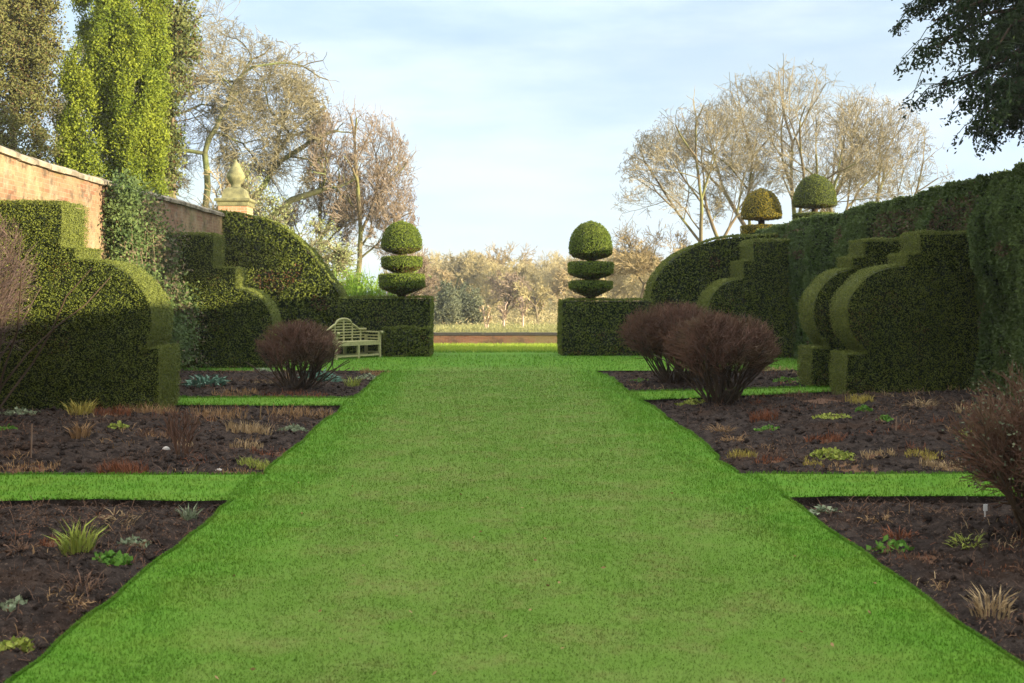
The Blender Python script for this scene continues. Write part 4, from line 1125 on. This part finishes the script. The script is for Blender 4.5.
clump('tuft', 'lime', 78, 551, 46, 34, 'upright yellow green strap leaf clump in the nearest left bed', dens=1.6)
clump('mat', 'green', 113, 563, 36, 9, 'bright green leafy mat below the strap leaf clump', dens=.7)
clump('mat', 'grey', 135, 544, 32, 7, 'pale grey green mat right of the strap leaf clump', dens=.5)
clump('tuft', 'grey', 189, 519, 24, 17, 'wispy grass tuft in the far corner of the nearest left bed', dens=.8)
clump('row', 'russet', 52, 541, 22, 10, 'reddish dead stems left of the strap leaf clump', dens=.5)
clump('spray', 'straw', 122, 521, 46, 8, 'flattened pale dead leaves at the back of the nearest left bed', dens=.6)
clump('spray', 'debris', 78, 585, 60, 9, 'brown collapsed stems in front of the strap leaf clump')
clump('spray', 'debris', 20, 553, 40, 9, 'brown collapsed stems at the left edge of the nearest left bed')
clump('mat', 'lime', 14, 646, 34, 10, 'olive mossy patch at the lower left picture corner', dens=.5)
clump('mat', 'grey', 12, 603, 18, 6, 'tiny pale green seedling near the left picture edge', dens=.25)
clump('spray', 'tan', 75, 605, 40, 7, 'tan dead leaves low in the nearest left bed', dens=.5)

clump('tuft', 'yellow', 81, 414, 38, 19, 'yellow variegated leaf clump at the foot of the left buttress', dens=1.8)
clump('mat', 'grey', 18, 414, 44, 8, 'grey green mat at the back left of the second left bed')
clump('mat', 'green', 5, 430, 22, 6, 'green mat at the left edge of the second left bed')
clump('row', 'russet', 112, 415, 40, 12, 'reddish stems just right of the yellow variegated clump')
clump('row', 'tan', 152, 413, 56, 14, 'tan stems in front of the buttress foot block', dens=1.3)
clump('tuft', 'tan', 80, 437, 28, 19, 'tan dead grass tuft below the yellow variegated clump', dens=1.3)
clump('mat', 'lime', 119, 428, 20, 8, 'small lime green plant mid second left bed', dens=.5)
clump('stake', 'cane', 31, 459, 2, 34, 'thin brown cane standing in the second left bed', 'stake')
clump('row', 'russet', 122, 473, 54, 17, 'dense russet dead clump by the grass strip on the left', dens=1.6)
clump('row', 'tan', 28, 470, 70, 9, 'tan and russet dead stems at lower left of the second left bed')
clump('twig', 'spirea', 182, 454, 46, 48, 'small twiggy brown plant in the second left bed')
clump('row', 'debris', 160, 436, 50, 10, 'brown low stems behind the small twiggy plant')
clump('row', 'straw', 248, 433, 46, 15, 'pale straw clump in the middle of the second left bed', dens=1.3)
clump('mat', 'grey', 292, 430, 30, 8, 'silvery leaved plant near the lawn corner of the second left bed')
clump('row', 'tan', 300, 416, 66, 13, 'tan cut stems along the far edge of the second left bed', dens=1.4)
clump('row', 'tan', 218, 415, 60, 13, 'tan cut stems behind the pale straw clump', dens=1.2)
clump('row', 'straw', 246, 447, 34, 12, 'thin straw wisps below the pale straw clump', dens=.4)
clump('row', 'lime', 256, 466, 36, 12, 'yellow green stubble clump at the near edge of the second left bed', dens=1.1)
clump('row', 'tan', 240, 474, 50, 7, 'tan fringe along the left grass strip edge', dens=.7)
clump('row', 'russet', 272, 452, 50, 7, 'russet stubble beside the lawn in the second left bed', dens=.6)
clump('stone', 'flint', 166, 450, 8, 5, 'white pebble lying by the small twiggy plant', 'stone')
clump('stone', 'flint', 219, 470, 8, 4, 'pale pebble near the yellow green stubble clump', 'stone')
clump('stake', 'straw', 260, 418, 2, 13, 'pale short stick among the tan cut stems', 'stake')

clump('leafy', 'blue', 205, 388, 44, 14, 'blue green leafy perennial beside the left buttress')
clump('leafy', 'blue', 320, 380, 36, 15, 'blue green leafy perennial behind the brown rounded shrub')
clump('leafy', 'grey', 262, 371, 22, 8, 'grey leafy perennial at the foot of the shaded left buttress', dens=.6)
clump('tuft', 'lime', 352, 386, 24, 12, 'lime leaf tuft in the farthest left bed near the bench')
clump('mat', 'grey', 368, 379, 26, 7, 'pale green mat in the lawn corner of the farthest left bed')
clump('row', 'tan', 374, 374, 30, 8, 'russet tan stems at the far corner of the farthest left bed')
clump('row', 'russet', 295, 396, 70, 7, 'reddish stubble along the strip under the brown rounded shrub', dens=1.2)
clump('row', 'tan', 235, 395, 50, 8, 'tan stubble along the strip left of the brown rounded shrub')

clump('row', 'yellow', 860, 403, 28, 11, 'yellow orange clump by the nearest right buttress')
clump('mat', 'green', 863, 412, 16, 9, 'small green plant below the yellow orange clump', dens=.5)
clump('mat', 'green', 885, 421, 14, 8, 'bright green small plant right of the middle in the second right bed', dens=.6)
clump('mat', 'lime', 832, 418, 40, 5, 'flat tan green mat in the second right bed')
clump('row', 'russet', 764, 420, 30, 13, 'russet dead clump in front of the large reddish shrub')
clump('spray', 'tan', 722, 432, 36, 9, 'tan flattened leaves near the lawn in the second right bed')
clump('spray', 'tan', 732, 441, 34, 9, 'tan flattened leaves second from the lawn in the second right bed')
clump('mat', 'green', 766, 430, 24, 6, 'little dark green plant mid second right bed', dens=.5)
clump('row', 'yellow', 742, 457, 28, 10, 'yellow tinged stubble near the lawn bend on the right', dens=.7)
clump('row', 'russet', 770, 462, 34, 8, 'russet stubble near the lawn bend on the right', dens=.7)
clump('row', 'russet', 825, 442, 38, 11, 'russet stems behind the bright green mat on the right')
clump('mat', 'lime', 833, 455, 46, 7, 'bright lime green mat near the right grass strip', dens=1.4)
clump('row', 'yellow', 812, 464, 20, 7, 'yellow stubble in front of the bright lime mat', dens=.5)
clump('row', 'straw', 878, 456, 34, 9, 'straw stubble right of the bright lime mat')
clump('row', 'yellow', 924, 457, 40, 8, 'yellow tan stubble near the right grass strip')
clump('row', 'straw', 943, 467, 46, 9, 'pale stubble along the right grass strip')
clump('row', 'tan', 850, 468, 60, 6, 'tan fringe along the right grass strip')
clump('spray', 'straw', 922, 406, 40, 10, 'pale cut stems in the back of the second right bed')
clump('tuft', 'straw', 962, 412, 26, 13, 'spiky pale leaves at the back right of the second right bed', dens=.5)
clump('mat', 'lime', 974, 434, 30, 9, 'yellow green mat beside the near right shrub')
clump('stake', 'cane', 896, 432, 1, 14, 'thin pale stick in the second right bed', 'stake')
clump('stake', 'darkpost', 949, 460, 1, 13, 'short dark stake near the right grass strip', 'stake')
clump('mat', 'lime', 690, 404, 30, 4, 'yellowish mat beside the base of the large reddish shrub')
clump('row', 'debris', 792, 396, 36, 9, 'brown stubble right of the large reddish shrub base')
clump('row', 'debris', 825, 401, 60, 7, 'thin brown stubble under the nearest right buttress', dens=1.2)

clump('leafy', 'grey', 824, 513, 36, 11, 'pale green leafy plant at the corner of the nearest right bed', dens=.4)
clump('spray', 'lime', 966, 544, 40, 20, 'drooping yellow green leaf clump in the nearest right bed', dens=.9)
clump('tuft', 'straw', 990, 612, 60, 30, 'spiky straw coloured clump at lower right', dens=.8)
clump('spray', 'tan', 878, 521, 40, 8, 'tan dead leaves at the back of the nearest right bed', dens=.5)
clump('spray', 'russet', 900, 536, 50, 12, 'russet fallen stems in the nearest right bed')
clump('row', 'debris', 925, 556, 56, 8, 'brown stubble in the nearest right bed')
clump('mat', 'green', 890, 549, 40, 6, 'sparse green seedlings near the lawn in the nearest right bed', dens=.3)
clump('marker', 'white', 985, 515, 3, 13, 'small white plant label in the nearest right bed', 'plant label')
clump('mat', 'green', 640, 381, 22, 5, 'small green plant by the lawn in the farthest right bed', dens=.5)
clump('mat', 'green', 795, 383, 44, 6, 'green mat beside the middle right buttress block')
clump('spray', 'tan', 634, 386, 22, 5, 'tan dead leaves by the lawn in the farthest right bed', dens=.4)
clump('row', 'straw', 775, 372, 40, 9, 'straw stems in the back of the farthest right bed')

# ------------------------------------------------------------------ far woods
lvf = [LV(k=3, wander=.08, up=.02, rend=.6), LV(9, .8, 45, .14, .02, 3, tmin=.25, rr=.6, rmin=.10), LV(7, .6, 45, .16, .02, 3, tmin=.2, rr=.6, rmin=.07), LV(7, .6, 45, .16, 0, 2, tmin=.15, rmin=.04), LV(6, .6, 42, .15, 0, 2, tmin=.15, rmin=.026, rend=.7)]
FT = 'far trees beyond the low wall'
def far_tree(label, px, d, top_y, rx, tm, bm='bark', name='bare_tree', zc=.55):
    return fuzzy(label, px, d, top_y, rx, tm, FT, name, zc, None, bm, lvf)
for lab, px, d, ty, rx, tm in (('distant pale round crowned tree highest on the skyline between the topiaries', 500, 150, 233, 5.6, 'warmtwig'), ('distant slender greenish tree on the skyline right of the left topiary', 456, 130, 242, 3.3, 'oaktwig')):
    fork_tree('bare_tree', lab, px, d, ty, rx, .4, 7, 'oakbark', tm, FT, angle=36, wander=.1, up=.02, outw=.14, rmin=.028, Lk=.15, zc=.66, rk=.012, side=2, side_from=1)
far_tree('broad russet brown tree filling the middle of the garden gap', 505, 105, 266, 4.4, 'pinktwig')
far_tree('brownish round tree in the right half of the garden gap', 538, 100, 276, 3.4, 'wood_far')
far_tree('golden twiggy tree just left of the right topiary', 566, 110, 262, 4.0, 'warmtwig')
far_tree('light golden tree right of the left topiary discs', 440, 115, 262, 3.4, 'warmtwig')
lvp = [LV(k=4, wander=.04, up=.02, rend=.4), LV(8, .45, 32, .12, .08, 3, tmin=.2, rr=.5, rmin=.05), LV(6, .6, 38, .14, .05, 2, tmin=.2, rmin=.035), LV(5, .6, 38, .14, .03, 2, tmin=.2, rmin=.028)]
for lab, px, ty in (('left of two pink stemmed birches behind the low wall', 504, 303), ('right of two pink stemmed birches behind the low wall', 523, 298)):
    zg = float(terr(80.)); h = H + (CY - ty) * 80 / F - zg
    bare_tree('birch_tree', lab, ((px - CX) * 80 / F, 80, zg), [[0, 0, 0]], [[.02, 0, 1]], h * .95, .085, lvp, ((0, 0, h * .55), (1.1, 1.1, h * .5)), 'palebark', 'pinktwig', FT)
zg = float(terr(78.)); h = H + (CY - 306) * 78 / F - zg
bare_tree('birch_tree', 'pale cream forked small tree left of the pink stemmed birches', ((486 - CX) * 78 / F, 78, zg), [[0, 0, 0], [.1, 0, 0]], [[-.12, 0, 1], [.12, 0, 1]], h * .9, .08, lvp, ((0, 0, h * .55), (1.2, 1.2, h * .5)), 'palebark', 'warmtwig', FT)
for lab, px, d, y0, y1, w in (('dark evergreen bush behind the low wall, nearest the left hedge end', 441, 92, 280, 326, 36), ('taller dark evergreen bush behind the low wall on the left', 466, 95, 284, 328, 34)):
    zg = float(terr(d)); x0 = (px - CX) * d / F
    cloud_tree('evergreen_bush', lab, (x0, d, zg), [lobe(px, d, y0, y1, w, x0, d, zg), lobe(px - 8, d - 1, y0 + 10, y1 + 2, w * .7, x0, d, zg), lobe(px + 8, d - 1, y0 + 14, y1 + 2, w * .7, x0, d, zg)], 'darkbush', 12000, .20, .06, 1.6, .1, group=FT, shell=.7)
# the wood behind reads as one mass
g = Geo()
protos = []
for k in range(4):
    o = grow([[0, 0, 0]], [[0, 0, 1]], 6.5, .22, lvf, ((0, 0, 5.6), (4.6, 4.6, 5.2))); protos.append(o)
for k in range(90):
    y = uni(120, 220, 1)[0]; px = uni(395, 700, 1)[0]; x = (px - CX) * y / F
    o = protos[k % 4]; s = uni(.75, 1.05, 1)[0] * (y / 165) ** .6 * .95; a = rnd(1)[0] * 6.28
    Rm = np.array([[math.cos(a), -math.sin(a), 0], [math.sin(a), math.cos(a), 0], [0, 0, 1]]) * s
    v0 = rnd(1)[0]
    for P, r in o:
        Q = P @ Rm.T + np.array([x, y, float(terr(y))]); tubes(g, Q, r * s, 3, var=np.clip(v0 + .25 * rng.normal(size=len(Q)), 0, 1))
tag(g.build('far_wood', M['wood_far']), 'distant bare winter wood beyond the low wall', 'wood', kind='stuff')
# undergrowth at the wood's foot
g = Geo(); n = 90000; y = uni(86, 215, n); x = (uni(385, 720, n) - CX) * y / F
hh = (.7 + 2.6 * sstep(90, 150, y)) * (.3 + 1. * fbm(x * .22, y * .22, 15, 3)); ok = rnd(n) < sstep(84, 120, y) * .95 + .05; x, y, hh = x[ok], y[ok], hh[ok]; n = len(x)
P = np.stack([x, y, terr(y) + hh * rnd(n)], 1)
leaves(g, P, nrm(np.tile([.6, -.6, .4], (n, 1)) + .8 * rng.normal(size=(n, 3))), .4, .03, tilt=1.)
tag(g.build('undergrowth', M['wood_far']), 'brown undergrowth at the foot of the distant wood', 'undergrowth', kind='stuff')
g = Geo(); n = 70000; y = 1 / uni(1 / 150., 1 / 47., n); x = (uni(395, 700, n) - CX) * y / F
blades(g, np.stack([x, y, terr(y)], 1), rnd(n) * 6.28, uni(0, .7, n), uni(.15, .4, n) * (y / 60) ** .4, .03 * (y / 60), curve=.4)
tag(g.build('rough_grass', M['pasture']), 'tan rough grass of the pasture beyond the low wall', 'grass', kind='stuff')

# ------------------------------------------------------------------ light, sky, camera
EL, PHI = R(7.8), R(28)
sun = bpy.data.lights.new('sun', 'SUN'); sun.energy = 5.0; sun.angle = R(.53); sun.color = (1.0, .88, .64)
so = bpy.data.objects.new('sun', sun); COL.objects.link(so)
import mathutils
sd = mathutils.Vector((math.cos(PHI) * math.cos(EL), -math.sin(PHI) * math.cos(EL), math.sin(EL)))
so.rotation_euler = sd.to_track_quat('Z', 'Y').to_euler()
w = bpy.data.worlds.new('World'); scene.world = w; w.use_nodes = True
nt = w.node_tree; bg = nt.nodes['Background']
sky = nt.nodes.new('ShaderNodeTexSky'); sky.sky_type = 'NISHITA'; sky.sun_disc = False; sky.sun_elevation = EL
sky.sun_rotation = R(90) + PHI; sky.air_density = 1.0; sky.dust_density = .6; sky.ozone_density = 1.5
tc = nt.nodes.new('ShaderNodeTexCoord'); sp = nt.nodes.new('ShaderNodeSeparateXYZ'); nt.links.new(tc.outputs['Generated'], sp.inputs[0])
Z = sp.outputs[2]
cn = noise(nt, mapping(nt, tc.outputs['Generated'], (2.2, 2.2, 9.0)), 1.6, 6, .55)
cn2 = noise(nt, mapping(nt, tc.outputs['Generated'], (1.0, 1.0, 6.0)), 2.2, 3, .5)
cover = maprange(nt, cn, .36, .66, .55, .98)
# thin bright cloud sheet; unseen overhead part added brighter to lift the shaded ground
sheet = mixc(nt, maprange(nt, cn2, .35, .65), (2.9, 3.65, 4.55), (3.65, 4.2, 4.75))
sheet = mixc(nt, maprange(nt, Z, .2, .75), sheet, (12.0, 12.4, 12.8))
c = mixc(nt, cover, mixc(nt, 1.0, sky.outputs[0], (1, 1, 1), 'MULTIPLY'), sheet)
nt.links.new(c, bg.inputs[0]); bg.inputs[1].default_value = .08


g = Geo(); boxes(g, (0, 290, 8.6), (1004, 824, 23.4)); hz = g.build('haze', [])
hm = bpy.data.materials.new('haze'); hm.use_nodes = True; hn = hm.node_tree; hn.nodes.remove(hn.nodes['Principled BSDF'])
pv = hn.nodes.new('ShaderNodeVolumePrincipled'); pv.inputs['Color'].default_value = (.92, .93, .95, 1); pv.inputs['Density'].default_value = .00042; pv.inputs['Anisotropy'].default_value = .2
hn.links.new(pv.outputs[0], hn.nodes['Material Output'].inputs['Volume']); hz.data.materials.append(hm)
tag(hz, 'thin pale air haze softening the distant wood', 'haze', kind='stuff')
cam = bpy.data.cameras.new('camera'); co_ = bpy.data.objects.new('camera', cam); COL.objects.link(co_)
cam.sensor_width = 36; cam.lens = F * 36 / 1024; cam.shift_x = (512 - CX) / 1024; cam.shift_y = (CY - 341.5) / 1024
co_.location = (0, 0, H); co_.rotation_euler = (R(90), 0, 0); cam.clip_end = 6000; cam.clip_start = .05
cam.dof.use_dof = True; cam.dof.focus_distance = 16; cam.dof.aperture_fstop = 4.0
scene.camera = co_
vs = scene.view_settings; vs.view_transform = 'Standard'; vs.look = 'None'; vs.gamma = 1; vs.use_curve_mapping = False; vs.exposure = 1.70
